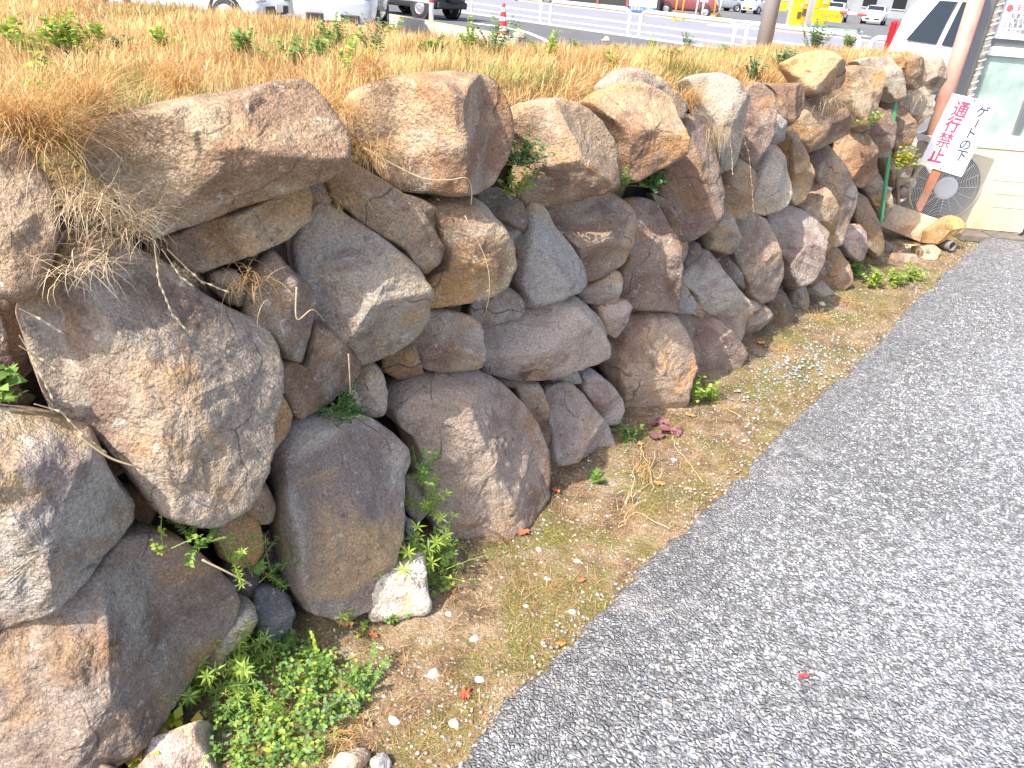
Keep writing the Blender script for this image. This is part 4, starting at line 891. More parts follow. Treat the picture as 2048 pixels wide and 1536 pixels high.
# ================================================================ LOOSE STONES ON THE GROUND
def loose(px, py, w_, d_, h_, col, label, name='loose_stone', rz=0, seed=0, grp=None, tilt=0, z=None, facets=5, rough=.8):
    p = strip_point(px, py) if z is None else G(px, py, z)
    rs = random.Random(seed); k = 12; P = np.array([[math.cos(a)*w_/2*(1+rs.uniform(-.14, .14)), math.sin(a)*d_/2*(1+rs.uniform(-.14, .14))] for a in np.linspace(0, 2*math.pi, k, endpoint=False)])
    V, F = stone_mesh(P, h_*.8, h_*.35, seed+3, (.4, .4, .4, .4), 1.8, facets, rough, max(.0035, w_/30))
    c, s = math.cos(rz), math.sin(rz); R = np.array([[c, -s, 0], [s, c, 0], [0, 0, 1]])@np.array([[1, 0, 0], [0, math.cos(tilt), -math.sin(tilt)], [0, math.sin(tilt), math.cos(tilt)]])
    o = mk(name, (R@V.T).T, F, STONE, None, smooth=True, loc=p+np.array([0, 0, h_*.25]), col=col); tag(o, label, 'stone', grp); return o
loose(700, 1530, .085, .05, .035, (.62, .56, .44), 'cream oval stone at the bottom edge of the soil strip', 'loose_stone', .6, 5)
loose(762, 1528, .035, .045, .03, (.42, .45, .50), 'blue-grey pebble beside the cream oval stone', 'loose_stone', 1.4, 6)
loose(222, 1600, .20, .08, .09, (.36, .30, .24), 'smooth brown stone at the bottom edge under the dark boulder', 'loose_stone', .8, 8)
for i, (x, y, r, c, lab) in enumerate([(898, 1231, .012, (.75, .73, .7), 'white pebble on the soil strip, right of the white block stone'), (1145, 1224, .013, (.78, .76, .74), 'white pebble near the pavement edge'), (950, 1277, .018, (.68, .62, .5), 'cream pebble in the middle of the soil strip'),
        (870, 1345, .022, (.60, .50, .40), 'tan shard on the near soil strip'), (960, 1362, .014, (.55, .55, .55), 'grey pebble near the red leaf on the strip'), (790, 1440, .016, (.55, .58, .60), 'bluish pebble in the near dry grass'), (760, 1294, .011, (.75, .72, .68), 'small white pebble below the white block stone'),
        (1078, 1097, .014, (.66, .58, .42), 'yellowish pebble on the mid strip'), (1155, 1120, .013, (.74, .70, .64), 'pale pebble on the mid strip'), (1347, 916, .016, (.52, .52, .58), 'flat lilac-grey stone chip by the purple scraps'), (1052, 1212, .010, (.72, .68, .6), 'pale pebble below the red leaves'), (908, 1447, .016, (.7, .66, .56), 'cream splinter near the pavement edge'),
        (1094, 1155, .014, (.42, .48, .47), 'greenish grey pebble in the mossy strip'), (1643, 613, .022, (.75, .72, .62), 'white pebble at the far foot of the wall')]):
    p = strip_point(x, y); o = pebbles('pebble', np.zeros((1, 3)), np.array([r*1.05]), np.array([c])*.8); o.location = p; o.modifiers.new('round', 'SUBSURF').levels = 1; o.modifiers['round'].render_levels = 1; tag(o, lab, 'pebble', 'pebbles on the soil strip')
# fallen leaves and scraps
def flat_leaf(x, y, size, col, label, name='fallen_leaf', z=None, cat='leaf', grp='fallen leaves on the strip', seed=0, lobes=5):
    rs = random.Random(seed); p = strip_point(x, y) if z is None else G(x, y, z); n = 20; V = [(0, 0, .010*size/.03)]
    for k in range(n):
        a = 2*math.pi*k/n; r = size*.5*(1+.22*math.cos(lobes*a)+rs.uniform(-.12, .12)); V.append((r*math.cos(a)*1.25, r*math.sin(a)*.8, rs.uniform(.002, .02)*size/.03*.6))
    V2 = [(a, b, c-.0012) for a, b, c in V]; F = [(0, k+1, (k+1) % n+1) for k in range(n)]+[(n+1, n+1+(k+1) % n+1, n+1+k+1) for k in range(n)]+[(k+1, n+1+k+1, n+1+(k+1) % n+1, (k+1) % n+1) for k in range(n)]
    o = mk(name, V+V2, F, worn('leaf_%d' % seed, col, tuple(.7*q for q in col), 60, .45, .6), loc=p+np.array([0, 0, .005])); o.rotation_euler[2] = rs.uniform(0, 6); tag(o, label, cat, grp)
for i, (x, y, s_, c, lab) in enumerate([(690, 1254, .034, (.62, .30, .14), 'orange-brown curled leaf left of the white block stone'), (930, 1394, .026, (.62, .12, .06), 'red leaf near the pavement edge'), (748, 1273, .016, (.6, .14, .07), 'small red leaf fragment below the white block stone'),
        (1045, 1067, .034, (.56, .14, .07), 'crumpled red leaves by the large rounded boulder'), (1110, 985, .028, (.60, .18, .08), 'red-brown leaf bits right of the large rounded boulder'), (1162, 1164, .018, (.62, .20, .08), 'orange-red leaf on the mid strip'), (1318, 970, .026, (.62, .24, .10), 'curled orange leaf in the dry stems'),
        (1520, 692, .028, (.66, .30, .12), 'orange leaf at the foot of the wall, far half'), (1122, 1288, .018, (.6, .22, .05), 'small orange leaf on the pavement edge'), (1280, 890, .02, (.62, .30, .2), 'pinkish leaf under the pinkish foot stone'), (740, 1450, .014, (.3, .22, .12), 'brown leaf crumb in the near dry grass'), (1378, 834, .024, (.6, .26, .1), 'orange leaf beside the purple scraps')]):
    flat_leaf(x, y, s_, c, lab, seed=i+1)
flat_leaf(1605, 1356, .017, (.72, .06, .05), 'bright red plastic scrap on the pavement', 'plastic_scrap', PZ, 'scrap', None, 40, 2)
for i, (x, y, s_, lab) in enumerate([(1318, 850, .05, 'upper crumpled purple plastic scrap at the wall foot'), (1335, 865, .06, 'largest crumpled purple plastic scrap at the wall foot'), (1312, 876, .05, 'lower left crumpled purple plastic scrap at the wall foot'), (1352, 870, .045, 'rightmost crumpled purple plastic scrap at the wall foot')]):
    flat_leaf(x, y, s_, (.22, .085, .10), lab, 'plastic_scrap', None, 'scrap', 'purple scraps', 50+i, 3)
# bleached stems lying on the strip
for i, (pts, lab) in enumerate([([(1285, 900), (1265, 960), (1262, 1010), (1240, 1060)], 'bleached stem in the middle of the strip, left one'), ([(1310, 905), (1300, 950), (1305, 985)], 'short bleached stem in the middle of the strip'), ([(1262, 1005), (1310, 960), (1290, 920), (1275, 895)], 'forked bleached stem on the middle of the strip'),
        ([(1340, 880), (1375, 925), (1405, 970)], 'bleached stem slanting toward the pavement edge'), ([(1235, 1055), (1270, 1030), (1330, 1075)], 'low bleached stem near the pavement edge'), ([(1440, 800), (1460, 830), (1480, 840)], 'thin straw right of the bright green weed'), ([(930, 1150), (900, 1120), (880, 1095)], 'straw right of the white block stone')]):
    P = [strip_point(x, y)+np.array([0, 0, .012+.012*math.sin(k*1.9+i)]) for k, (x, y) in enumerate(pts)]; c0 = P[0]
    Q = []
    for k in range(len(P)-1): Q += [P[k]+(P[k+1]-P[k])*u/5-c0 for u in range(5)]
    Q.append(P[-1]-c0); Q = [q+np.array([random.gauss(0, .004), random.gauss(0, .004), 0]) for q in Q]
    tag(MB().tube(Q, .0012, 5).build('dry_stem', mat_cache('bleached_stem', (.60, .46, .26)), loc=c0, smooth=True), lab, 'stem', 'bleached stems on the strip')

# ================================================================ CORNER BY THE BOOTH
def xz(x, y, Y):                                     # world x,z of a photo point on the plane y = Y
    r = ray(x, y); q = CAM+r*(Y/r[1]); return q[0], q[2]
def bx(name, x0, x1, y0, y1, z0, z1, m, parent=None, bevel=0, org=None):
    o = np.array(org if org is not None else (0, 0, 0)); c = np.array([(x0+x1)/2, (y0+y1)/2, (z0+z1)/2])-o
    return MB().box((0, 0, 0), (x1-x0, y1-y0, z1-z0)).build(name, m, parent, loc=c, bevel=bevel)
ALU = mat('dull_aluminium', (.24, .25, .26), .45, .6); WHITEP = worn('white_paint', (.78, .78, .76), (.60, .59, .55), 9, .5, .7, .5)
def glass_mat():
    m = mat('frosted_glass', (.30, .40, .37), .32); q = N(m); v = q.n('TexCoord').outputs['Object']
    q.b.inputs['Specular IOR Level'].default_value = .8
    q.l(q.mix(q.ramp(q.noise(v, 4, 3), [(.35, 0), (.65, 1)]), (.22, .30, .28), (.44, .56, .52)), q.b.inputs['Base Color'])
    q.l(q.bump(q.noise(v, 130, 2), .5, .01), q.b.inputs['Normal']); return m
FROST = glass_mat()
BO = np.array([2.82, 5.90, 0.0]); booth = empty('booth', BO)
tag(booth, 'small parking booth with frosted glass panes at the right edge', 'booth')
YB = 5.90
xc = xz(1946, 50, YB)[0]; xr = xz(1977, 50, YB)[0]
_fp = [(xc, YB+.035), (4.75, YB+.035), (4.75+.74, YB+.97), (xc+.74, YB+.97)]
MB().prism([np.array((a, b, 2.5))-BO for a, b in _fp], [np.array((a, b, 0))-BO for a, b in _fp]).build('side_wall', worn('booth_panel', (.33, .33, .32), (.26, .26, .25), 5, .4, .7), booth)
bx('corner_post', xc-.01, xr, YB-.03, YB+.05, .0, 2.5, ALU, booth, .004, BO)
rail = xz(1990, 60, YB)[0]
z1 = xz(2010, 78, YB)[1]; z2 = xz(2010, 94, YB)[1]; z3 = xz(2010, 113, YB)[1]; z4 = xz(1990, 268, YB)[1]; z5 = xz(1990, 284, YB)[1]
bx('transom', xr, 4.7, YB-.025, YB+.03, z3, z2, WHITEP, booth, .004, BO)
bx('head_rail', xr, 4.7, YB-.015, YB+.03, z2, z1+.02, ALU, booth, .003, BO)
bx('sill_rail', xr-.03, 4.7, YB-.045, YB+.03, z5, z4, WHITEP, booth, .005, BO)
for (a, b, c, d) in [(xr, 3.45, z4, z3), (3.50, 4.7, z4, z3), (xr, 4.7, .55, z5)]:
    bx('window_pane', a, b, YB+.002, YB+.028, c, d, FROST, booth, 0, BO)
bx('mullion', 3.45, 3.50, YB-.02, YB+.03, z4, z3, ALU, booth, .003, BO)
bx('lower_panel', xr, 4.7, YB, YB+.03, 0, .55, worn('booth_lower', (.34, .33, .30), (.22, .21, .19), 6, .45, .65), booth, 0, BO)
MB().prism([np.array((a, b, 2.6))-BO for a, b in [(xc-.1, YB-.15), (4.85, YB-.15), (5.7, YB+1.05), (xc+.75, YB+1.05)]], [np.array((a, b, 2.5))-BO for a, b in [(xc-.1, YB-.15), (4.85, YB-.15), (5.7, YB+1.05), (xc+.75, YB+1.05)]]).build('booth_roof', ALU, booth)
# notice board with printed rules
xb = xz(1988, 40, YB)[0]
NB = empty('notice_board', (xb, YB-.03, z1)); tag(NB, 'pale notice board with printed parking rules, cut by the right edge', 'notice board')
bx('board', xb, xb+.9, YB-.035, YB-.016, z1, z1+.62, mat('notice_white', (.62, .64, .68), .4), NB, .002, (xb, YB-.03, z1))
def text(name, body, pos, ex, ey, size, m, parent=None, org=(0, 0, 0), depth=.0006, align='LEFT', squash=1, bold=0):
    cu = bpy.data.curves.new(name, 'FONT'); cu.body = body; cu.size = size; cu.align_x = align; cu.align_y = 'CENTER'; cu.resolution_u = 3; cu.offset = bold
    cu.fill_mode = 'FRONT' if hasattr(cu, 'fill_mode') else cu.fill_mode
    tmp = bpy.data.objects.new('tmp', cu); C.objects.link(tmp); bpy.context.view_layer.update()
    me = bpy.data.meshes.new_from_object(tmp.evaluated_get(bpy.context.evaluated_depsgraph_get()))
    bpy.data.objects.remove(tmp)
    ex = np.array(ex, float); ey = np.array(ey, float); pos = np.array(pos, float)-np.array(org)
    for v in me.vertices: v.co = Vector(pos+ex*v.co.x*squash+ey*v.co.y)
    me.materials.clear(); me.materials.append(m); me.name = name
    o = bpy.data.objects.new(name, me); C.objects.link(o)
    if parent: o.parent = parent
    return o
INKR = mat('red_ink', (.62, .10, .12), .6); INKB = mat('blue_black_ink', (.05, .06, .10), .6); INKG = mat('grey_ink', (.10, .10, .12), .6); INKP = mat('pink_red_ink', (.72, .06, .13), .6)
for (px, py, tx, sz_, m) in [(2012, 17, '● 利用上の注意', .058, INKR), (2013, 31, '1. 駐車できる車は普通自動車', .032, INKG), (2019, 41, '   軽自動車のみです', .032, INKG), (2007, 50, '2. 駐車場内における事故', .032, INKG), (2003, 61, '3. その他管理上の', .032, INKG)]:
    a, b = xz(px, py, YB-.037); text('printed_line', tx, (a, YB-.0365, b), (1, 0, 0), (0, 0, 1), sz_, m, NB, (xb, YB-.03, z1))
# downpipe and taped cable
xp = xz(1905, 150, 5.78)[0]
dp = MB().tube([(0, 0, .45), (0, 0, 1.62)], .052, 20).build('downpipe', worn('faded_pink_pipe', (.46, .22, .18), (.54, .34, .27), 5, .4, .7, .5), smooth=False, loc=(xp, 5.78, 0)); tag(dp, 'faded pink drain pipe standing at the booth corner', 'pipe')
for p_ in dp.data.polygons: p_.use_smooth = len(p_.vertices) == 4
br = bx('pipe_bracket', xp-.07, xp+.02, 5.77, 5.83, 1.60, 2.3, mat('brown_bracket', (.20, .14, .12), .6)); tag(br, 'grey-brown upper pipe section above the pink drain pipe', 'pipe')
xk = xz(1962, 130, 5.84)[0]; cb = empty('taped_cable', (xk, 5.85, .6)); tag(cb, 'grey cable wrapped in white tape along the booth corner', 'cable')
MB().tube([(.004*math.sin(k*1.7), .003*math.cos(k*2.1), .55+k*.06-.6) for k in range(28)], .021, 10).build('cable', worn('old_tape', (.30, .29, .27), (.14, .13, .12), 30, .45, .6), cb, smooth=True)
for k in range(24):
    z = .58+k*.045+random.uniform(-.01, .01)-.6
    MB().tube([(.0195*math.cos(a), .0195*math.sin(a), z+.008*a) for a in np.linspace(3.0, 6.4, 9)], .0055, 6).build('tape_wrap', mat_cache('white_tape', (.58, .55, .49)), cb, smooth=True)
# outdoor air conditioner
AX0, AX1, AY, AZ0, AZ1 = 2.66, 3.50, 5.45, .055, .60
ac = empty('air_conditioner', (AX0, AY, 0)); tag(ac, 'battered cream outdoor air conditioner unit with round fan grille', 'air conditioner'); OO = (AX0, AY, 0)
CREAM = worn('cream_enamel', (.62, .55, .42), (.52, .40, .25), 3.2, .46, .75, .4)
def front_with_hole():
    fx, fz = xz(1890, 375, AY); R = .232; n = 48; V = []; F = []
    # ring of the hole joined to the outer rectangle
    for k in range(n):
        a = 2*math.pi*k/n; V.append((fx+R*math.cos(a), AY, fz+R*math.sin(a)))
    for k in range(n):
        a = 2*math.pi*k/n; c, s = math.cos(a), math.sin(a); t = 1e9
        if c > 1e-6: t = min(t, (AX1-fx)/c)
        if c < -1e-6: t = min(t, (AX0-fx)/c)
        if s > 1e-6: t = min(t, (AZ1-fz)/s)
        if s < -1e-6: t = min(t, (AZ0-fz)/s)
        V.append((fx+c*t, AY, fz+s*t))
    # make the rectangle corners exact
    for cx_, cz_ in ((AX0, AZ0), (AX1, AZ0), (AX1, AZ1), (AX0, AZ1)):
        k = min(range(n, 2*n), key=lambda i: abs(math.atan2(V[i][2]-fz, V[i][0]-fx)-math.atan2(cz_-fz, cx_-fx))); V[k] = (cx_, AY, cz_)
    for k in range(n): F.append((k, n+k, n+(k+1) % n, (k+1) % n))
    for k in range(n): V.append((V[k][0], AY+.05, V[k][2]))
    for k in range(n): F.append((k, (k+1) % n, 2*n+(k+1) % n, 2*n+k))
    o = mk('front_panel', [np.array(v)-np.array(OO) for v in V], F, CREAM, ac); return fx, fz, R
fx, fz, FR = front_with_hole()
for nm, b in (('top_panel', (AX0-.005, AX1+.005, AY-.006, AY+.3, AZ1+.002, AZ1+.014)), ('side_panel', (AX0-.008, AX0-.002, AY, AY+.3, AZ0, AZ1)), ('side_panel', (AX1+.002, AX1+.008, AY, AY+.3, AZ0, AZ1)), ('back_panel', (AX0, AX1, AY+.29, AY+.3, AZ0, AZ1)), ('bottom_tray', (AX0, AX1, AY+.004, AY+.3, AZ0-.014, AZ0-.002))):
    bx(nm, *b, CREAM if nm != 'bottom_tray' else worn('rust_tray', (.45, .36, .26), (.22, .12, .07), 8, .45, .6), ac, .003, OO)
MB().lathe([(0, .06), (FR+.01, .06), (FR+.01, .055)], np.array((fx, AY, fz))-OO, (0, 1, 0), 32).build('fan_well', mat('fan_dark', (.06, .06, .065), .6), ac)
gr = MB()
for k in range(15):
    r = .085+k*(FR-.088)/14.0
    gr.tube([np.array((fx+r*math.cos(a), AY-.004-.012*(1-(r/FR)**2), fz+r*math.sin(a)))-OO for a in np.linspace(0, 2*math.pi, 49)], .0028, 5, False)
for k in range(16):
    a = 2*math.pi*k/16+.1; gr.tube([np.array((fx+r*math.cos(a), AY-.006-.012*(1-(r/FR)**2), fz+r*math.sin(a)))-OO for r in (.078, .15, FR+.006)], .0024, 5)
tag(gr.build('fan_grille', mat('grille_wire', (.72, .70, .65), .45), ac, smooth=True), kind='stuff')
MB().lathe([(0, -.012), (.06, -.012), (.078, -.006), (.08, .012)], np.array((fx, AY-.012, fz))-OO, (0, 1, 0), 32).build('hub_cap', mat('hub_white', (.80, .80, .78), .4), ac)
MB().lathe([(FR-.004, -.010), (FR+.010, -.014), (FR+.016, -.001)], np.array((fx, AY, fz))-OO, (0, 1, 0), 48).build('fan_ring', CREAM, ac, smooth=True)
for k, (xx, ll) in enumerate(((3.28, .30), (3.25, .28), (3.22, .25))): bx('pressed_rib', AX1-.02-ll, AX1-.02, AY-.0035, AY-.0005, .40-k*.09, .404-k*.09, CREAM, ac, 0, OO)
# peeled casing edge, rubble and planks left of the unit
pe = Plane((2.62, 5.42, 0), (0, -1, 0)); 
def px_prism(name, poly, plane, th, m, parent=None, label=None, cat=None, bevel=0):
    P = [plane.hit(x, y) for x, y in poly]; c = np.mean(P, 0); A = [p-c for p in P]
    area = sum((plane.ab(*poly[i])[0]*plane.ab(*poly[(i+1) % len(poly)])[1]-plane.ab(*poly[(i+1) % len(poly)])[0]*plane.ab(*poly[i])[1]) for i in range(len(poly)))
    if area < 0: A = A[::-1]
    org = np.array(parent.location) if parent is not None else np.zeros(3)
    o = MB().prism(A, [a-plane.n*th for a in A]).build(name, m, parent, loc=c-org, bevel=bevel)
    if label: tag(o, label, cat)
    return o
px_prism('sheet_metal', [(1826, 272), (1840, 268), (1862, 274), (1860, 280), (1835, 282), (1812, 400), (1801, 404)], pe, .05, worn('bent_sheet', (.60, .58, .54), (.35, .26, .20), 7, .5, .65, .5), None, 'bent grey sheet metal strip leaning on the left of the air conditioner', 'sheet metal')
p2 = Plane((2.70, 5.75, 0), (-.25, -1, .2))
px_prism('metal_plate', [(1846, 186), (1872, 190), (1850, 246), (1828, 244)], p2, .01, worn('grey_plate', (.30, .31, .30), (.24, .16, .12), 6, .55, .7), None, 'grey metal plate leaning at the end of the wall behind the sheet metal', 'metal plate')
for i, (x, y, sz_, c, lab) in enumerate([(1800, 300, .09, (.62, .58, .54), 'whitish rubble chunk right of the green pole, upper one'), (1805, 335, .07, (.30, .28, .27), 'dark rubble chunk right of the green pole'), (1797, 350, .10, (.66, .54, .48), 'pinkish rubble chunk right of the green pole'), (1812, 365, .08, (.60, .56, .5), 'pale rubble chunk beside the air conditioner'), (1805, 275, .08, (.5, .47, .44), 'grey rubble chunk at the end of the wall'), (1795, 385, .09, (.40, .34, .28), 'brown rubble chunk above the concrete sign foot')]):
    p = WALL.hit(x, y)-D*.0+NW*.02; V, F = stone_mesh(np.array([[math.cos(a)*sz_*.6, math.sin(a)*sz_*.45] for a in np.linspace(0, 6.28, 9)[:-1]])*1.0, sz_*.4, sz_*.4, 700+i, (.3, .3, .3, .3), 1.5, 6, 1.0, .012)
    ex_ = np.array([1, 0, 0.]); W = V[:, :1]*ex_+V[:, 1:2]*np.array([0, 0, 1.0])+V[:, 2:]*np.array([0, -1.0, 0])
    tag(mk('rubble_chunk', W, F, STONE, None, smooth=True, loc=p, col=c), lab, 'rubble', 'rubble at the wall end')
def pole_px(a, b, out, r, m, name, label, cat):
    pl = Plane(WALL.hit(*b)+NW*out, (0, -1, 0)); P0, P1 = pl.hit(*b), pl.hit(*a)
    o = MB().tube([(0, 0, 0), (P1-P0)*.5, P1-P0], r, 12).build(name, m, loc=P0); tag(o, label, cat)
pole_px((1797, 154), (1762, 446), .34, .011, mat('green_coat', (.08, .30, .15), .35), 'garden_pole', 'thin green plastic-coated pole standing against the far wall', 'pole')
pole_px((1788, 258), (1797, 408), .20, .011, worn('old_wood', (.28, .20, .14), (.18, .12, .08), 20, .4, .6), 'wooden_stake', 'thin brown wooden stake right of the green pole', 'stake')
# sign on its concrete foot, tipped over against the unit
SG = Plane((2.75, 5.16, .3), (0, -1, .10)); sroot = empty('fallen_sign', SG.hit(1820, 470)); tag(sroot, 'white prohibition sign on a rusty stake, tipped over with its concrete foot', 'sign')
so_ = np.array(sroot.location)
px_prism('board', [(1906, 186.5), (1997, 207.5), (1923, 354), (1838, 328.5)][::-1], SG, .006, mat('sign_white', (.82, .82, .82), .35), sroot)
SGb = Plane(SG.o-SG.n*.009, SG.n)
px_prism('stake', [(1868, 335), (1885, 340), (1842, 424), (1829, 420)], SGb, .012, worn('rusty_stake', (.42, .15, .07), (.26, .17, .13), 14, .45, .6), sroot)
px_prism('stake_rear', [(1884, 338), (1893, 341), (1903, 322), (1890, 318)], SGb, .010, mat('rust_dark', (.25, .12, .07), .8), sroot)
SGf = Plane(SG.o+SG.n*.02, SG.n)
px_prism('concrete_foot', [(1778, 404), (1890, 443), (1846, 487), (1753, 450)], SGf, .11, worn('stained_concrete', (.60, .49, .36), (.42, .25, .13), 4.5, .48, .62, .9, bump=.4, grain=60), sroot, bevel=.006)
tl, tr_, bl = SG.hit(1906, 186.5), SG.hit(1997, 207.5), SG.hit(1838, 328.5); e1 = (tr_-tl)/np.linalg.norm(tr_-tl); e2 = (tl-bl)/np.linalg.norm(tl-bl); SGt = Plane(SG.o+SG.n*.0012, SG.n)
for ch, (x, y), hz, m in [('通', (1921, 221), .102, INKP), ('行', (1905, 251.5), .098, INKP), ('禁', (1889, 282.5), .100, INKP), ('止', (1873, 313.5), .098, INKP), ('ゲ', (1964, 225.5), .078, INKB), ('ト', (1941, 268), .078, INKB), ('の', (1930, 291), .078, INKB), ('下', (1921, 312.5), .076, INKB)]:
    o = text('letter', ch, SGt.hit(x, y), e1, e2, hz, m, sroot, so_, align='CENTER', bold={'通': .0020, '行': .0028, '禁': .0013, '止': .0030}.get(ch, .0016))
c_ = SGt.hit(1953.5, 247.5); MB().prism([c_-so_+e1*a+e2*b for a, b in ((-.005, -.026), (.005, -.026), (.005, .026), (-.005, .026))], [c_-so_-SG.n*.001+e1*a+e2*b for a, b in ((-.005, -.026), (.005, -.026), (.005, .026), (-.005, .026))]).build('letter', INKB, sroot)
for x, y in ((1949, 201), (1881, 337)):
    q = SG.hit(x, y)-so_; MB().lathe([(0, .004), (.006, .003), (.007, 0)], q, SG.n, 10).build('rusty_bolt', mat_cache('bolt_rust', (.35, .14, .06)), sroot)
# blocks lying at the corner
def px_stone(poly, Y, col, label, T=.05, name='loose_stone', facets=4, back=.12, p=1.6, nrm=(0, -1, .3), wd=.3, rough=.7):
    c0 = AT(*np.mean(poly, 0), Y); pl = Plane(c0, nrm); A = np.array([pl.ab(x, y) for x, y in poly]); cen = A.mean(0); A = A-cen
    if (A[:, 0]*np.roll(A[:, 1], -1)-np.roll(A[:, 0], -1)*A[:, 1]).sum() < 0: A = A[::-1]
    V, F = stone_mesh(A, T, back, int(abs(poly[0][0]*7)), (wd,)*4, p, facets, rough, .005)
    o = mk(name, V[:, :1]*pl.ex+V[:, 1:2]*pl.ey+V[:, 2:]*pl.n, F, STONE, None, smooth=True, loc=pl.p(*cen), col=col); tag(o, label, 'stone', 'blocks at the far corner')
_y = strip_point(797, 1226)[1]
def block_stone(px, py, size, rz, col, label, seed=1, tilt=.0, n=14, pw=9.0):
    p = strip_point(px, py); V = []; F = []; idx = {}
    def vert(q):
        k = tuple(np.round(q, 5))
        if k not in idx:
            idx[k] = len(V); u = np.array(q); u = u/((np.abs(u)**pw).sum()**(1/pw))
            u = u*np.array(size)/2*(1+.10*u[2]*np.array([-1, -1, 0])); u[2] += .10*size[2]*u[0]/size[0]
            vv = Vector(u*22)+Vector((seed*7.1, 0, 0)); r = .010*noise.noise(vv)+.004*noise.noise(vv*3.1)+.0025*noise.noise(vv*8)
            nrm = u/np.linalg.norm(u); V.append(u+nrm*r)
        return idx[k]
    g = np.linspace(-1, 1, n)
    for ax in range(3):
        for sg in (-1, 1):
            for a in range(n-1):
                for b in range(n-1):
                    qs = []
                    for da, db in ((0, 0), (1, 0), (1, 1), (0, 1)):
                        q = [0, 0, 0]; q[ax] = sg; q[(ax+1) % 3] = g[a+da]; q[(ax+2) % 3] = g[b+db]; qs.append(vert(q))
                    F.append(tuple(qs) if sg > 0 else tuple(qs[::-1]))
    o = mk('loose_stone', V, F, STONE, None, smooth=True, loc=p+np.array([0, 0, size[2]*.42]), col=col); o.rotation_euler = (tilt, 0, rz); tag(o, label, 'stone')
block_stone(797, 1205, (.138, .11, .125), .25, (.74, .66, .56), 'white block stone lying at the foot of the pale grey boulder', 3, -.12)
px_stone([(190, 1560), (212, 1519), (250, 1503), (337, 1462), (406, 1438), (402, 1465), (422, 1527), (440, 1560), (430, 1640), (190, 1640)], strip_point(320, 1560)[1]+.02, (.60, .50, .43), 'half-buried pale stone in the bottom left foreground', .06, facets=4, back=.10, p=1.6, nrm=(-.1, -.6, .8))
px_stone([(1850, 487), (1855, 462), (1885, 440), (1900, 430), (1918, 434), (1934, 450), (1928, 462), (1900, 476), (1872, 490)], 5.0, (.62, .40, .18), 'orange-tan rock lying right of the concrete sign foot')
px_stone([(1775, 511), (1786, 505), (1832, 508), (1837, 534), (1818, 562), (1778, 552)], 4.72, (.44, .36, .27), 'brown squared block at the pavement corner', facets=2, p=2.4)
px_stone([(1833, 491), (1868, 489), (1884, 501), (1872, 518), (1838, 534)], 4.85, (.62, .54, .40), 'cream squared block beside the brown one', facets=2, p=2.4)
px_stone([(1798, 500), (1806, 487), (1834, 489), (1836, 506), (1800, 510)], 5.0, (.60, .57, .50), 'pale pitted block behind the brown one', facets=2, p=2.4)
q = AT(1886, 496, 5.0); o = MB().lathe([(.032, 0), (.032, .25), (.026, .25), (.026, 0), (.032, 0)], (0, 0, 0), (.35, -.9, .1), 20).build('drain_pipe', mat('dark_pipe', (.22, .21, .2), .5), loc=q-np.array([.05, -.2, 0])); tag(o, 'open end of a dark drain pipe under the concrete sign foot', 'pipe')
for i, (x0, x1) in enumerate(((3.02, 3.22), (3.24, 3.47))):
    o = bx('paving_slab', x0, x1, 5.30+.02*i, 5.52, .0, .046, worn('dark_slab', (.13, .115, .10), (.20, .17, .14), 8, .4, .65, .9, bump=.5), None, .006); o.rotation_euler[2] = -.04+.05*i
    tag(o, ['dark broken paving slab under the left part of the air conditioner', 'dark paving slab under the right part of the air conditioner'][i], 'slab')
o = bx('fence_post', 3.56, 3.62, 5.40, 5.46, 0, .9, mat('black_post', (.05, .05, .05), .5)); tag(o, 'black post at the right edge beside the air conditioner', 'post')

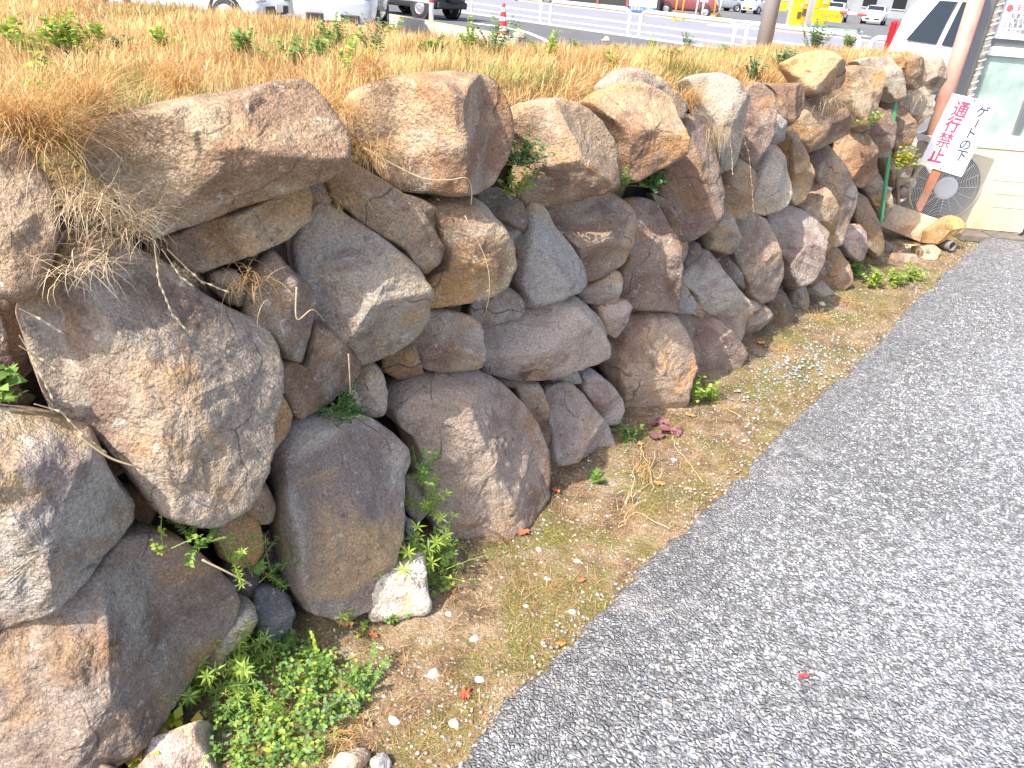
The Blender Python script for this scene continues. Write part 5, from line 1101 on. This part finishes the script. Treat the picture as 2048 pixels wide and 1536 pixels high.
# ================================================================ VEHICLES
TYRE = mat('tyre', (.03, .03, .032), .8); RIM = mat('rim', (.55, .56, .58), .3, .8); CARGLASS = mat('car_glass', (.02, .025, .03), .06); CARGLASS.node_tree.nodes['Principled BSDF'].inputs['Coat Weight'].default_value = .5
BLACKP = mat('black_trim', (.03, .03, .033), .5); REDL = mat('tail_lamp', (.30, .006, .012), .15, 0, None, .6); CLEARL = mat('head_lamp', (.62, .64, .68), .1, .4, None, 1); PLATEW = mat('plate_white', (.75, .76, .74), .4); PLATEY = mat('plate_yellow', (.72, .55, .03), .4)
CHROME = mat('chrome', (.75, .77, .8), .12, .9)
def car(name, label, pos, heading, paint, L=4.4, W=1.7, Hh=1.6, style='van', plate=PLATEW, grp=None, spare=False, belt_k=.58):
    """heading: azimuth the nose points to.  local x = forward, y = left, z = up; origin on the ground under the middle"""
    t = empty(name, pos, math.pi/2-heading); tag(t, label, 'car', grp)
    hw = W/2; zb = .26; belt = Hh*belt_k
    if style == 'sedan': st = [(-L/2, .80, .40, belt*.92, belt*.95), (-L/2+.12, .95, .25, belt*.98, belt), (-L*.34, 1, .22, belt, belt+.03), (-L*.20, 1, .22, belt, Hh-.02), (-L*.02, 1, .22, belt, Hh), (L*.08, 1, .22, belt*.99, Hh*.97), (L*.24, 1, .22, belt*.95, belt*.99), (L*.40, .98, .22, belt*.84, belt*.87), (L/2-.10, .92, .24, belt*.74, belt*.78), (L/2, .74, .36, belt*.60, belt*.64)]
    elif style == 'suv': st = [(-L/2, .88, .45, belt, Hh*.84), (-L/2+.10, .98, .32, belt+.02, Hh*.95), (-L/2+.38, 1, .28, belt+.02, Hh*.99), (-L*.15, 1, .26, belt, Hh), (L*.06, 1, .26, belt, Hh*.985), (L*.15, 1, .26, belt*.98, Hh*.93), (L*.27, 1, .26, belt*.95, belt*1.0), (L*.42, .98, .26, belt*.88, belt*.92), (L/2-.08, .90, .30, belt*.76, belt*.82), (L/2, .76, .40, belt*.62, belt*.66)]
    else: st = [(-L/2, .88, .42, belt, Hh*.90), (-L/2+.10, .98, .26, belt, Hh*.98), (-L*.30, 1, .24, belt, Hh), (L*.02, 1, .24, belt, Hh), (L*.18, 1, .24, belt, Hh*.97), (L*.28, 1, .24, belt*.99, Hh*.86), (L*.40, .99, .24, belt*.95, belt*.99), (L/2-.10, .93, .26, belt*.80, belt*.84), (L/2, .80, .36, belt*.66, belt*.70)]
    rings = []
    for (x, k, z0, z1_, z2_) in st:
        w_ = hw*k; gh = z2_ > z1_+.12; wr = w_*(.80 if gh else .93)
        half = [(w_*.86, z0), (w_*.98, z0+.12), (w_, z0+(z1_-z0)*.55), (w_*.985, z1_), (wr, z2_-.05 if gh else z2_-.005), (wr*.80, z2_)]
        rings.append([(x, y, z) for y, z in half]+[(x, -y, z) for y, z in half[::-1]])
    n = 12; V = [p for r in rings for p in r]; F = []
    for i in range(len(rings)-1):
        for k in range(n-1): F.append((i*n+k, (i+1)*n+k, (i+1)*n+k+1, i*n+k+1))
        F.append((i*n+n-1, (i+1)*n+n-1, (i+1)*n, i*n))
    F.append(tuple(range(n))); F.append(tuple((len(rings)-1)*n+k for k in range(n))[::-1])
    b = mk('body', V, F, paint, t, smooth=True); sm = b.modifiers.new('smooth', 'SUBSURF'); sm.levels = 2; sm.render_levels = 2
    def side(x, f, s, off=.012):            # on the glasshouse flank: f 0 belt .. 1 roof
        xs = [q[0] for q in st]; z1_ = np.interp(x, xs, [q[3] for q in st]); z2_ = np.interp(x, xs, [q[4] for q in st]); k = np.interp(x, xs, [q[1] for q in st])
        y = hw*k*(.985*(1-f)+.81*f)+off-.012*math.sin(f*3.14); return np.array((x, s*y, z1_+(z2_-.05-z1_)*f))
    xr0, xr1 = {'sedan': (-L*.27, L*.16), 'suv': (-L*.40, L*.20), 'van': (-L*.46, L*.30)}[style]
    cuts = np.linspace(xr0, xr1, 4 if style != 'sedan' else 3) if style != 'suv' else np.array([-.43, -.315, -.09, .20])*L
    for s in (-1, 1):
        for a, c in zip(cuts[:-1], cuts[1:]):
            a2, c2 = a+.04, c-.04; mid = (a2+c2)/2
            topa = a2+(.22 if a == cuts[0] and style != 'van' else 0); topc = c2-(.30 if c == cuts[-1] else 0)
            bot = [side(x_, .12, s) for x_ in np.linspace(a2, c2, 5)]; top = [side(x_, .90, s) for x_ in np.linspace(topc, topa, 5)]; P = bot+top
            inn = [p-np.array((0, s*.03, 0)) for p in P]
            MB().prism(P if s < 0 else P, inn).build('side_window', CARGLASS, t)
        for xw in (-L*.30, L*.31):
            wr = .31 if style != 'suv' else .35
            wh = empty_part = MB().lathe([(wr*.62, -.09), (wr*.92, -.10), (wr, -.06), (wr, .06), (wr*.92, .10), (wr*.62, .09)], (0, 0, 0), (0, s, 0), 28).build('wheel', TYRE, t, smooth=True, loc=(xw, s*(hw-.10), wr))
            MB().lathe([(0, .085), (wr*.2, .09), (wr*.58, .07), (wr*.64, .092), (wr*.64, .02)], (0, 0, 0), (0, s, 0), 24).build('rim', RIM, wh, smooth=False)
            MB().lathe([(wr*.98, .045), (wr*1.22, .05), (wr*1.24, .02)], (0, 0, 0), (0, s, 0), 28).build('wheel_arch', BLACKP, t, loc=(xw, s*(hw-.055), wr+.01))
        for xd in ((-L*.10, L*.10) if style != 'suv' else (-L*.27, -L*.04)):
            z_ = belt*.90; MB().box((0, 0, 0), (.19, .03, .035)).build('door_handle', paint if style != 'suv' else CHROME, t, loc=(xd-.12, s*(hw+.004), z_), bevel=.01)
        MB().box((0, 0, 0), (.10, .20, .14)).build('mirror', paint, t, loc=(L*.20, s*(hw+.09), belt+.08), bevel=.04)
        hz = belt*.74 if style == 'sedan' else belt*.78
        MB().box((0, 0, 0), (.16, .34, .15)).build('headlight', CLEARL, t, loc=(L/2-.10, s*(hw*.70), hz), bevel=.04)
        hl = .30 if style == 'sedan' else .52
        MB().box((0, 0, 0), (.10, .11, hl)).build('tail_light', REDL, t, loc=(-L/2+.055, s*(hw*.875), belt*1.02), bevel=.03)
    # windscreen, rear window, bumper, grille, plates
    def cross(x0, f0, x1, f1, nm):
        xs = [q[0] for q in st]
        def pt(x, y): return np.array((x, y, np.interp(x, xs, [q[4] for q in st])+.012))
        k0 = hw*.80*.95; P = [pt(x0, -k0), pt(x0, k0), pt(x1, k0*.88), pt(x1, -k0*.88)]; MB().prism(P, [p-np.array((0, 0, .03)) for p in P]).build(nm, CARGLASS, t)
    fx0 = {'sedan': (L*.235, L*.09), 'suv': (L*.26, L*.16), 'van': (L*.385, L*.27)}[style]; cross(fx0[0], 0, fx0[1], 0, 'windscreen')
    MB().box((0, 0, 0), (.06, W*.62, .16)).build('front_grille', BLACKP, t, loc=(L/2-.005, 0, .42), bevel=.02)
    MB().box((0, 0, 0), (.10, W*.78, .09)).build('front_bumper', CHROME if style == 'van' else paint, t, loc=(L/2+.01, 0, .29), bevel=.03)
    MB().box((0, 0, 0), (.10, W*.86, .20)).build('rear_bumper', paint if not spare else BLACKP, t, loc=(-L/2-.01, 0, .44), bevel=.04)
    MB().box((0, 0, 0), (.02, .33, .165)).build('number_plate', plate, t, loc=(L/2+.045, 0, .46))
    MB().box((0, 0, 0), (.03, W*.62, .32)).build('rear_window', CARGLASS, t, loc=(-L/2+(.03 if style != 'suv' else .05), 0, belt+.20), bevel=.02)
    if spare:
        sp = MB().lathe([(0, .22), (.26, .22), (.33, .17), (.34, .0)], (0, 0, 0), (-1, 0, 0), 28).build('spare_wheel_cover', mat('dark_cover', (.035, .037, .042), .35), t, smooth=True, loc=(-L/2, 0, .82))
        MB().box((0, 0, 0), (.015, .33, .165)).build('number_plate', plate, t, loc=(-L/2-.235, 0, .86))
    else: MB().box((0, 0, 0), (.02, .33, .165)).build('number_plate', plate, t, loc=(-L/2-.075, 0, .50))
    return t
def paint(n, c, metal=.0, rough=.28): return mat(n, c, rough, metal, None, .8)
PW = paint('white_paint_car', (.82, .82, .82)); PS = paint('silver_paint', (.62, .65, .68), .5); PD = paint('dark_paint', (.03, .034, .042)); PM = paint('maroon_paint', (.22, .055, .06)); PWS = paint('pearl_white', (.74, .76, .80), .1)
GZ = -.06
g = G(650, 78, GZ); car('parked_van', 'silver van parked nose-on behind the grass, cut by the top edge', g+np.array([0, 1.9, 0]), math.radians(174), PS, 4.2, 1.75, 1.9, 'van', grp='parked cars')
g = G(370, 50, GZ); car('parked_car', 'white car seen from the side behind the left grass, cut by the top edge', g+np.array([-.1, .6, 0]), math.radians(98), PWS, 4.1, 1.68, 1.5, 'sedan', grp='parked cars')
g = G(842, 36, GZ); car('parked_car', 'dark off-road car with a covered spare wheel on its tail', g+np.array([-.4, 1.0, 0]), math.radians(-52), PD, 3.6, 1.55, 1.7, 'suv', grp='parked cars', spare=True)
g = G(1372, 31, GZ); car('parked_car', 'maroon minivan behind the guard rails', g+np.array([0, .6, 0]), math.radians(100), PM, 4.0, 1.65, 1.8, 'van', grp='parked cars')
g = G(1438, 21, GZ); car('parked_car', 'silver car between the maroon minivan and the yellow-plated car', g, math.radians(250), PS, 4.2, 1.7, 1.5, 'sedan', grp='parked cars')
g = G(1510, 29, GZ); car('parked_car', 'white small car with a yellow number plate in the car park', g+np.array([.4, 1.2, 0]), math.radians(222), PW, 3.4, 1.48, 1.6, 'van', PLATEY, 'parked cars')
g = G(1680, 45, GZ); car('parked_car', 'white saloon behind the yellow barrier sign', g+np.array([0, 1.8, 0]), math.radians(206), PW, 4.5, 1.75, 1.45, 'sedan', grp='parked cars')
g = G(1747, 50, GZ); car('parked_car', 'pale silver saloon facing the barrier arm', g+np.array([.6, 1.8, 0]), math.radians(205), PWS, 4.5, 1.75, 1.45, 'sedan', grp='parked cars')
# white estate near the booth: placed by its tail corner
def near_suv():
    hd = math.radians(158); fwd = np.array([math.sin(hd), math.cos(hd), 0]); left = np.array([-fwd[1], fwd[0], 0])
    # the flank towards the camera is its right side
    tail = AT(1772, 60, 10.7); tail[2] = 0; right = -left
    Lc, Wc = 4.7, 1.75
    pos = tail+fwd*Lc/2+left*(Wc/2)*.96; pos[2] = GZ
    return car('parked_car', 'white estate car with a tall red tail lamp beyond the far end of the wall', pos, hd, PW, Lc, Wc, 1.68, 'suv', grp='parked cars', belt_k=.61)
near_suv()

# ================================================================ STREET FURNITURE
GL = Plane(G(1082, 48, GZ), np.cross(G(1257, 73, GZ)-G(1082, 48, GZ), [0, 0, 1.0]))
RAILW = worn('rail_white', (.82, .83, .83), (.70, .70, .68), 5, .55, .75, .4)
def arch_rail(xa, xb, ya, yb, label, h=.76, r=.058):
    a, b = GL.hit(xa, ya), GL.hit(xb, yb); a[2] = b[2] = GZ; d = b-a; Lr = np.linalg.norm(d); d /= Lr; rc = .22; P = [np.array((0, 0, 0.)), np.array((0, 0, h-rc))]
    for k in range(1, 7):
        t = k/6*math.pi/2; P.append(d*rc*(1-math.cos(t))+np.array((0, 0, h-rc+rc*math.sin(t))))
    P.append(d*(Lr-rc)+np.array((0, 0, h)))
    for k in range(1, 7):
        t = k/6*math.pi/2; P.append(d*(Lr-rc+rc*math.sin(t))+np.array((0, 0, h-rc+rc*math.cos(t))))
    P.append(d*Lr); o = MB().tube(P, r, 12).build('guard_rail', RAILW, smooth=True, loc=a); tag(o, label, 'guard rail', 'white arched guard rails along the street')
for xa, xb, ya, yb, lab in [(775, 927, 5, 20, 'white arched guard rail behind the dark off-road car'), (943, 1081, 22, 42, 'white arched guard rail left of and behind the traffic cone'), (1100, 1257, 44, 60, 'white arched guard rail right of the traffic cone'), (1279, 1466, 62, 85, 'white arched guard rail in front of the maroon minivan'), (1490, 1712, 85, 112, 'white arched guard rail behind the steel pole'), (1735, 1960, 112, 140, 'white arched guard rail hidden partly by the white estate car')]: arch_rail(xa, xb, ya, yb, lab)
# kerb, lane lines
gd = GL.ex if GL.ex[0] > 0 else -GL.ex; gn = np.array([-gd[1], gd[0], 0]); gn = gn if gn[1] > 0 else -gn; g0 = G(1082, 48, GZ)
def stripe(name, off, w_, a, b, m, z, h=None, lab=None):
    P = [g0+gd*a+gn*off, g0+gd*b+gn*off, g0+gd*b+gn*(off+w_), g0+gd*a+gn*(off+w_)]
    for p in P: p[2] = z
    if h is None: o = mk(name, P, [(0, 1, 2, 3)], m)
    else: o = MB().prism(P, [p-np.array((0, 0, h)) for p in P]).build(name, m)
    tag(o, kind='structure'); return o
LINE = worn('line_paint', (.78, .78, .76), (.55, .55, .55), 2, .5, .75, .7); PALEROAD = worn('pale_asphalt', (.22, .22, .26), (.26, .26, .30), .8, .4, .7, .85, grain=20); KERB = worn('kerb_concrete', (.55, .53, .48), (.42, .40, .36), 3, .45, .7, .9); YEL = worn('yellow_line', (.72, .45, .06), (.60, .42, .16), 3, .5, .7)
stripe('side_road', .12, 16, -60, 60, PALEROAD, GZ+.004)
stripe('kerb', -.10, .18, -60, 60, KERB, GZ+.05, .06)
for off, w_ in ((2.6, .6), (6.6, 1.1)): stripe('lane_line', off, w_, -60, 60, LINE, GZ+.008)
stripe('car_park', 16.2, 120, -120, 120, worn('car_park_asphalt', (.12, .12, .125), (.17, .17, .175), .6, .4, .7, .9, grain=12), GZ+.006)
stripe('car_park_kerb', 16.0, .25, -60, 60, worn('ochre_kerb', (.55, .36, .20), (.62, .46, .30), 2, .4, .6), GZ+.06, .08)
for (x, y, l_, w_) in [(1476, 41, 3, .5), (1470, 55, 2.6, .4), (1480, 48, 1.2, .5), (1480, 44, 2, .3), (1700, 70, 2, .25)]:
    c = G(x, y, GZ); P = [c+np.array((sx*l_/2, sy*w_/2*3, .012)) for sx, sy in ((-1, -1), (1, -1), (1, 1), (-1, 1))]; tag(mk('road_marking', P, [(0, 1, 2, 3)], LINE), kind='structure')
# curved white line and low kerb wall left of the cone
P = [G(x, y, GZ+.01) for x, y in [(945, 47), (1000, 54), (1050, 65), (1085, 80), (1110, 95)]]; V = []; 
for i, p in enumerate(P): V += [p, p+np.array((.10, .45, 0))]
tag(mk('curved_line', V, [(2*i, 2*i+2, 2*i+3, 2*i+1) for i in range(len(P)-1)], LINE), kind='structure')
kz = .22; K = [G(x, y, kz) for x, y in [(600, 0), (757, 26), (880, 48), (965, 63), (1010, 76)]]; kb = empty('kerb_wall', K[1]); kb['label'] = 'low concrete kerb wall with a yellow line on top, left of the cone'; kb['category'] = 'wall'
for i in range(len(K)-1):
    a, b = K[i]-K[1], K[i+1]-K[1]; nrm = np.array((-(b-a)[1], (b-a)[0], 0)); nrm /= np.linalg.norm(nrm); nrm = nrm if nrm[1] > 0 else -nrm
    MB().prism([a, b, b+nrm*.3, a+nrm*.3], [q_-np.array((0, 0, .3)) for q_ in (a, b, b+nrm*.3, a+nrm*.3)]).build('wall_block', KERB, kb)
    up = np.array((0, 0, .006)); MB().prism([a+nrm*.02+up, b+nrm*.02+up, b+nrm*.14+up, a+nrm*.14+up], [a+nrm*.02+up*.4, b+nrm*.02+up*.4, b+nrm*.14+up*.4, a+nrm*.14+up*.4]).build('yellow_line', YEL, kb)
# two-pipe fence at the left with red and white end post
pf = G(862, 49, .15); pe_ = G(700, 20, .15); fr = empty('pipe_fence', pf); tag(fr, 'white pipe fence ending in a red-banded post left of the traffic cone', 'fence'); d = pe_-pf; d /= np.linalg.norm(d)
MB().tube([(0, 0, -.1), (0, 0, 1.0)], .06, 12).build('end_post', RAILW, fr, smooth=True); MB().tube([(0, 0, .50), (0, 0, .58)], .064, 12).build('red_band', mat_cache('red_band', (.65, .06, .05)), fr, smooth=True)
for z in (.50, .95): MB().tube([(0, 0, z), d*8+np.array((0, 0, z))], .045, 10).build('pipe_rail', RAILW, fr, smooth=True)
for k in (3, 6): MB().tube([d*k+np.array((0, 0, -.1)), d*k+np.array((0, 0, 1.0))], .055, 10).build('post', RAILW, fr, smooth=True)
# traffic cone
cz = .08; cp = G(1004, 71, cz); cone = empty('traffic_cone', cp); tag(cone, 'red and white striped traffic cone at the edge of the grass', 'traffic cone'); ch_ = .80*cp[1]/22.9
RC = mat('cone_red', (.75, .035, .05), .4); WC = mat('cone_white', (.80, .80, .82), .4); zs = [0, .20, .34, .50, .62, .78, .90, 1.0]
MB().box((0, 0, -.06), (.42*ch_/.8, .42*ch_/.8, .05)).build('base', mat_cache('cone_base', (.10, .10, .10)), cone, bevel=.01)
for i in range(len(zs)-1):
    r0, r1 = .155-.115*zs[i], .155-.115*zs[i+1]; pr = [(r0*ch_/.8, zs[i]*ch_), (r1*ch_/.8, zs[i+1]*ch_)]
    if i == len(zs)-2: pr += [(r1*.7, ch_*1.03), (0, ch_*1.035)]
    MB().lathe(pr, (0, 0, -.03), (0, 0, 1), 20).build('red_band' if i % 2 == 0 else 'white_band', RC if i % 2 == 0 else WC, cone, smooth=True)
for i, (x, y, sz_, lab) in enumerate([(1036, 72, .35, 'pale rock beside the traffic cone'), (985, 78, .3, 'flat pale rock at the grass edge left of the cone'), (1212, 80, .2, 'small pale rock at the grass edge')]):
    p = G(x, y, .05); V, F = stone_mesh(np.array([[math.cos(a)*sz_*.7, math.sin(a)*sz_*.5] for a in np.linspace(0, 6.28, 9)[:-1]]), sz_*.5, sz_*.2, 900+i, (.4,)*4, 1.7, 5, 1, .03)
    tag(mk('loose_stone', V, F, STONE, None, smooth=True, loc=p, col=(.66, .58, .48)), lab, 'stone', 'rocks at the grass edge')
# steel pole at the bank edge
pb = AT(1527, 92, 6.35); o = MB().tube([(0, 0, -.3), (0, 0, .5), (0, 0, 3.2)], .058, 18).build('steel_pole', worn('galvanised', (.38, .36, .37), (.36, .20, .16), 5, .55, .68, .45, .4), smooth=True, loc=pb); tag(o, 'rust-stained steel pole standing at the edge of the bank', 'pole')
# sign board, dark rail fence behind the street
FY = 56
def ZW(x, y, dist): return AT(x, y, dist)
p = ZW(1281, 38, 52); sb = empty('sign_board', (p[0], p[1], GZ)); tag(sb, 'white sign board with a yellow top and blue bottom strip behind the guard rails', 'sign board'); zz = p[2]-GZ
R_ = lambda nm, x0, x1, z0, z1, m, dy=0, t=.04: MB().box(((x0+x1)/2, dy, (z0+z1)/2), (x1-x0, t, z1-z0)).build(nm, m, sb)
R_('board', -.85, .85, zz+.45, zz+2.2, mat('board_white', (.80, .80, .78), .4)); R_('blue_strip', -.85, .85, zz+.40, zz+.66, mat('board_blue', (.03, .14, .62), .4), -.025, .012); R_('yellow_strip', -.85, .85, zz+1.0, zz+1.35, mat('board_cream', (.80, .74, .30), .4), -.025, .012)
R_('lower_panel', -.80, .25, max(.05, zz-.35), zz+.38, mat('board_white2', (.78, .78, .77), .5)); R_('post', -.7, -.62, 0, zz+2.2, ALU, .05); R_('post', .62, .7, 0, zz+2.2, ALU, .05)
text('lettering', '駐車場のご案内', (p[0], p[1]-.034, GZ+zz+.53), (1, 0, 0), (0, 0, 1), .2, mat('letter_white', (.8, .8, .8), .5), sb, (p[0], p[1], GZ), align='CENTER')
a, b = ZW(1030, 14, 56), ZW(1252, 32, 52); fe = empty('rail_fence', (a[0], a[1], GZ)); tag(fe, 'dark horizontal-rail fence with red-brown posts beyond the street', 'fence'); d = b-a; d[2] = 0; Lf = np.linalg.norm(d); d /= Lf; Rz = np.array([[d[0], -d[1], 0], [d[1], d[0], 0], [0, 0, 1]])
for k in range(7): MB().box(d*Lf/2+np.array((0, 0, .25+k*.26)), (Lf, .04, .07), Rz).build('rail', BLACKP if k else mat_cache('fence_grey', (.3, .3, .31)), fe)
for k in range(5): MB().box(d*Lf*k/4+np.array((0, 0, 1.0)), (.14, .14, 2.0), Rz).build('post', mat_cache('fence_post_red', (.26, .08, .06)), fe)
MB().box(d*Lf/2+gn*3+np.array((0, 0, 1.1)), (Lf, .1, 2.2), Rz).build('backing_screen', mat_cache('screen_dark', (.035, .035, .04)), fe)
# orange and white flexible posts
OR = mat('post_orange', (.78, .30, .02), .45)
for i, (x, y, white, h) in enumerate([(1348, 42, 0, 1.7), (1362, 40, 0, 1.6), (1390, 37, 1, 1.5), (1402, 37, 1, 1.2), (1426, 36, 0, 1.4), (1437, 35, 1, 1.4)]):
    p = G(x, y, GZ); t = empty('bollard', p); s_ = p[1]/50
    MB().lathe([(0, .0), (.20*s_, 0), (.16*s_, .10*s_), (.06*s_, .16*s_)], (0, 0, .01), (0, 0, 1), 14).build('base', OR, t); MB().tube([(0, 0, .1), (.02, 0, h*s_)], .05*s_, 10).build('post', WC if white else OR, t, smooth=True)
    tag(t, ['tallest orange post, left of the pair in front of the maroon minivan', 'orange post, right of the pair in front of the maroon minivan', 'white post with an orange foot at the nose of the maroon minivan', 'short white post with a small plate near the maroon minivan', 'brown-orange post left of the last white post', 'slim white post nearest the yellow gate'][i], 'post', 'flexible posts at the car park entrance')
    if i == 3: MB().box((0, -.06, h*s_*.85), (.45*s_, .03, .3*s_)).build('plate', WC, t)
# ticket machines and barrier
YM = worn('machine_yellow', (.80, .50, .01), (.70, .42, .02), 4, .5, .8, .4)
def machine(x, y, w_, h, label, name='ticket_machine', yaw=.3):
    p = G(x, y, GZ); t = empty(name, p, yaw); s_ = p[1]/50; MB().box((0, 0, .06*s_), (w_*1.3*s_, .8*s_, .12*s_)).build('plinth', worn('plinth_%d' % x, (.30, .42, .40), (.24, .30, .30), 3), t, bevel=.02); MB().box((0, 0, (.12+h/2)*s_), (w_*s_, .55*s_, h*s_)).build('cabinet', YM, t, bevel=.04*s_)
    MB().box((0, -.29*s_, .75*s_), (w_*.6*s_, .03*s_, .35*s_)).build('panel', mat_cache('panel_dark', (.12, .10, .05)), t); MB().box((w_*.1*s_, -.285*s_, 1.25*s_), (w_*.4*s_, .03*s_, .2*s_)).build('display', mat_cache('panel_cream', (.7, .6, .3)), t)
    tag(t, label, 'machine', 'yellow car park machines'); return p, s_
machine(1595, 52, .55, 2.4, 'left yellow ticket machine by the barrier'); gp, gs = machine(1586, 58, .40, 1.5, 'front yellow barrier box on the teal plinth'); machine(1632, 52, .8, 2.6, 'large yellow machine with an amber lamp behind the barrier arm')
tag(MB().box((0, 0, .03), (3.2, 1.2, .16)).build('traffic_island', worn('teal_island', (.22, .42, .42), (.30, .48, .48), 2), loc=G(1560, 57, GZ), bevel=.03), 'teal painted traffic island under the yellow machines', 'traffic island')
tag(MB().box((0, 0, .03), (4.5, 1.2, .16)).build('traffic_island', worn('grey_teal_island', (.26, .34, .33), (.2, .26, .26), 2), loc=G(1640, 59, GZ), bevel=.03), 'grey-green traffic island under the large yellow machine', 'traffic island')
for x, lab in ((1613, 'grey steel column right of the barrier box'), (1577, 'wooden-coloured column left of the barrier box')):
    p = G(x, 54, GZ); tag(MB().box((0, 0, 1.6), (.32, .32, 3.2)).build('column', mat_cache('col_%d' % x, (.34, .33, .35) if x > 1600 else (.62, .42, .22)), loc=p, bevel=.02), lab, 'column')
A = AT(1602, 15, 52); B = AT(1755, 33, 49); arm = empty('barrier_arm', A); tag(arm, 'red and white barrier arm carrying a yellow warning plate', 'barrier'); dv = B-A
for k in range(8): MB().tube([dv*k/8, dv*(k+1)/8], .07, 8).build('red_section' if k in (1, 4, 6) else 'white_section', RC if k in (1, 4, 6) else WC, arm)
pp = AT(1655, 31, 50.4)-A; MB().box(pp, (1.75, .05, .62), np.array([[math.cos(.0), 0, math.sin(.0)], [0, 1, 0], [0, 0, 1]])).build('warning_plate', YM, arm)
ta = AT(1655, 31, 50.35); text('lettering', 'バーが上がります', (ta[0], ta[1]-.03, ta[2]), (1, 0, 0), (0, 0, 1), .22, INKG, arm, A, align='CENTER')
pp2 = AT(1562, 12, 52); tag(MB().box((0, 0, 0), (.75, .05, .5)).build('warning_plate', YM, loc=pp2), 'small yellow warning plate left of the ticket machines', 'sign')
# buildings closing the view beyond the car park
for i, (x0, x1, y_, h, c, lab) in enumerate([(-60, 5, 75, 6, (.45, .43, .40), 'long pale building far beyond the street'), (6, 60, 118, 8, (.34, .35, .37), 'grey building far beyond the car park')]):
    t = empty('building', ((x0+x1)/2, y_, GZ)); w_ = x1-x0; MB().box((0, 4, h/2), (w_, 8, h)).build('wall', worn('wall_%d' % i, c, tuple(.8*q_ for q_ in c), 1), t); MB().box((0, 4, h+.15), (w_+.6, 8.6, .3)).build('roof', mat_cache('roof_grey', (.2, .2, .21)), t)
    for k in range(int(w_/4)):
        wd = MB().box((0, 0, 0), (1.8, .1, 1.3)).build('window', CARGLASS, t, loc=(-w_/2+2+k*4, -.03, 1.8)); MB().box((0, 0, 0), (2.0, .12, .1)).build('sill', mat_cache('sill', (.6, .6, .6)), wd, loc=(0, -.02, -.70))
    tag(t, lab, 'building')
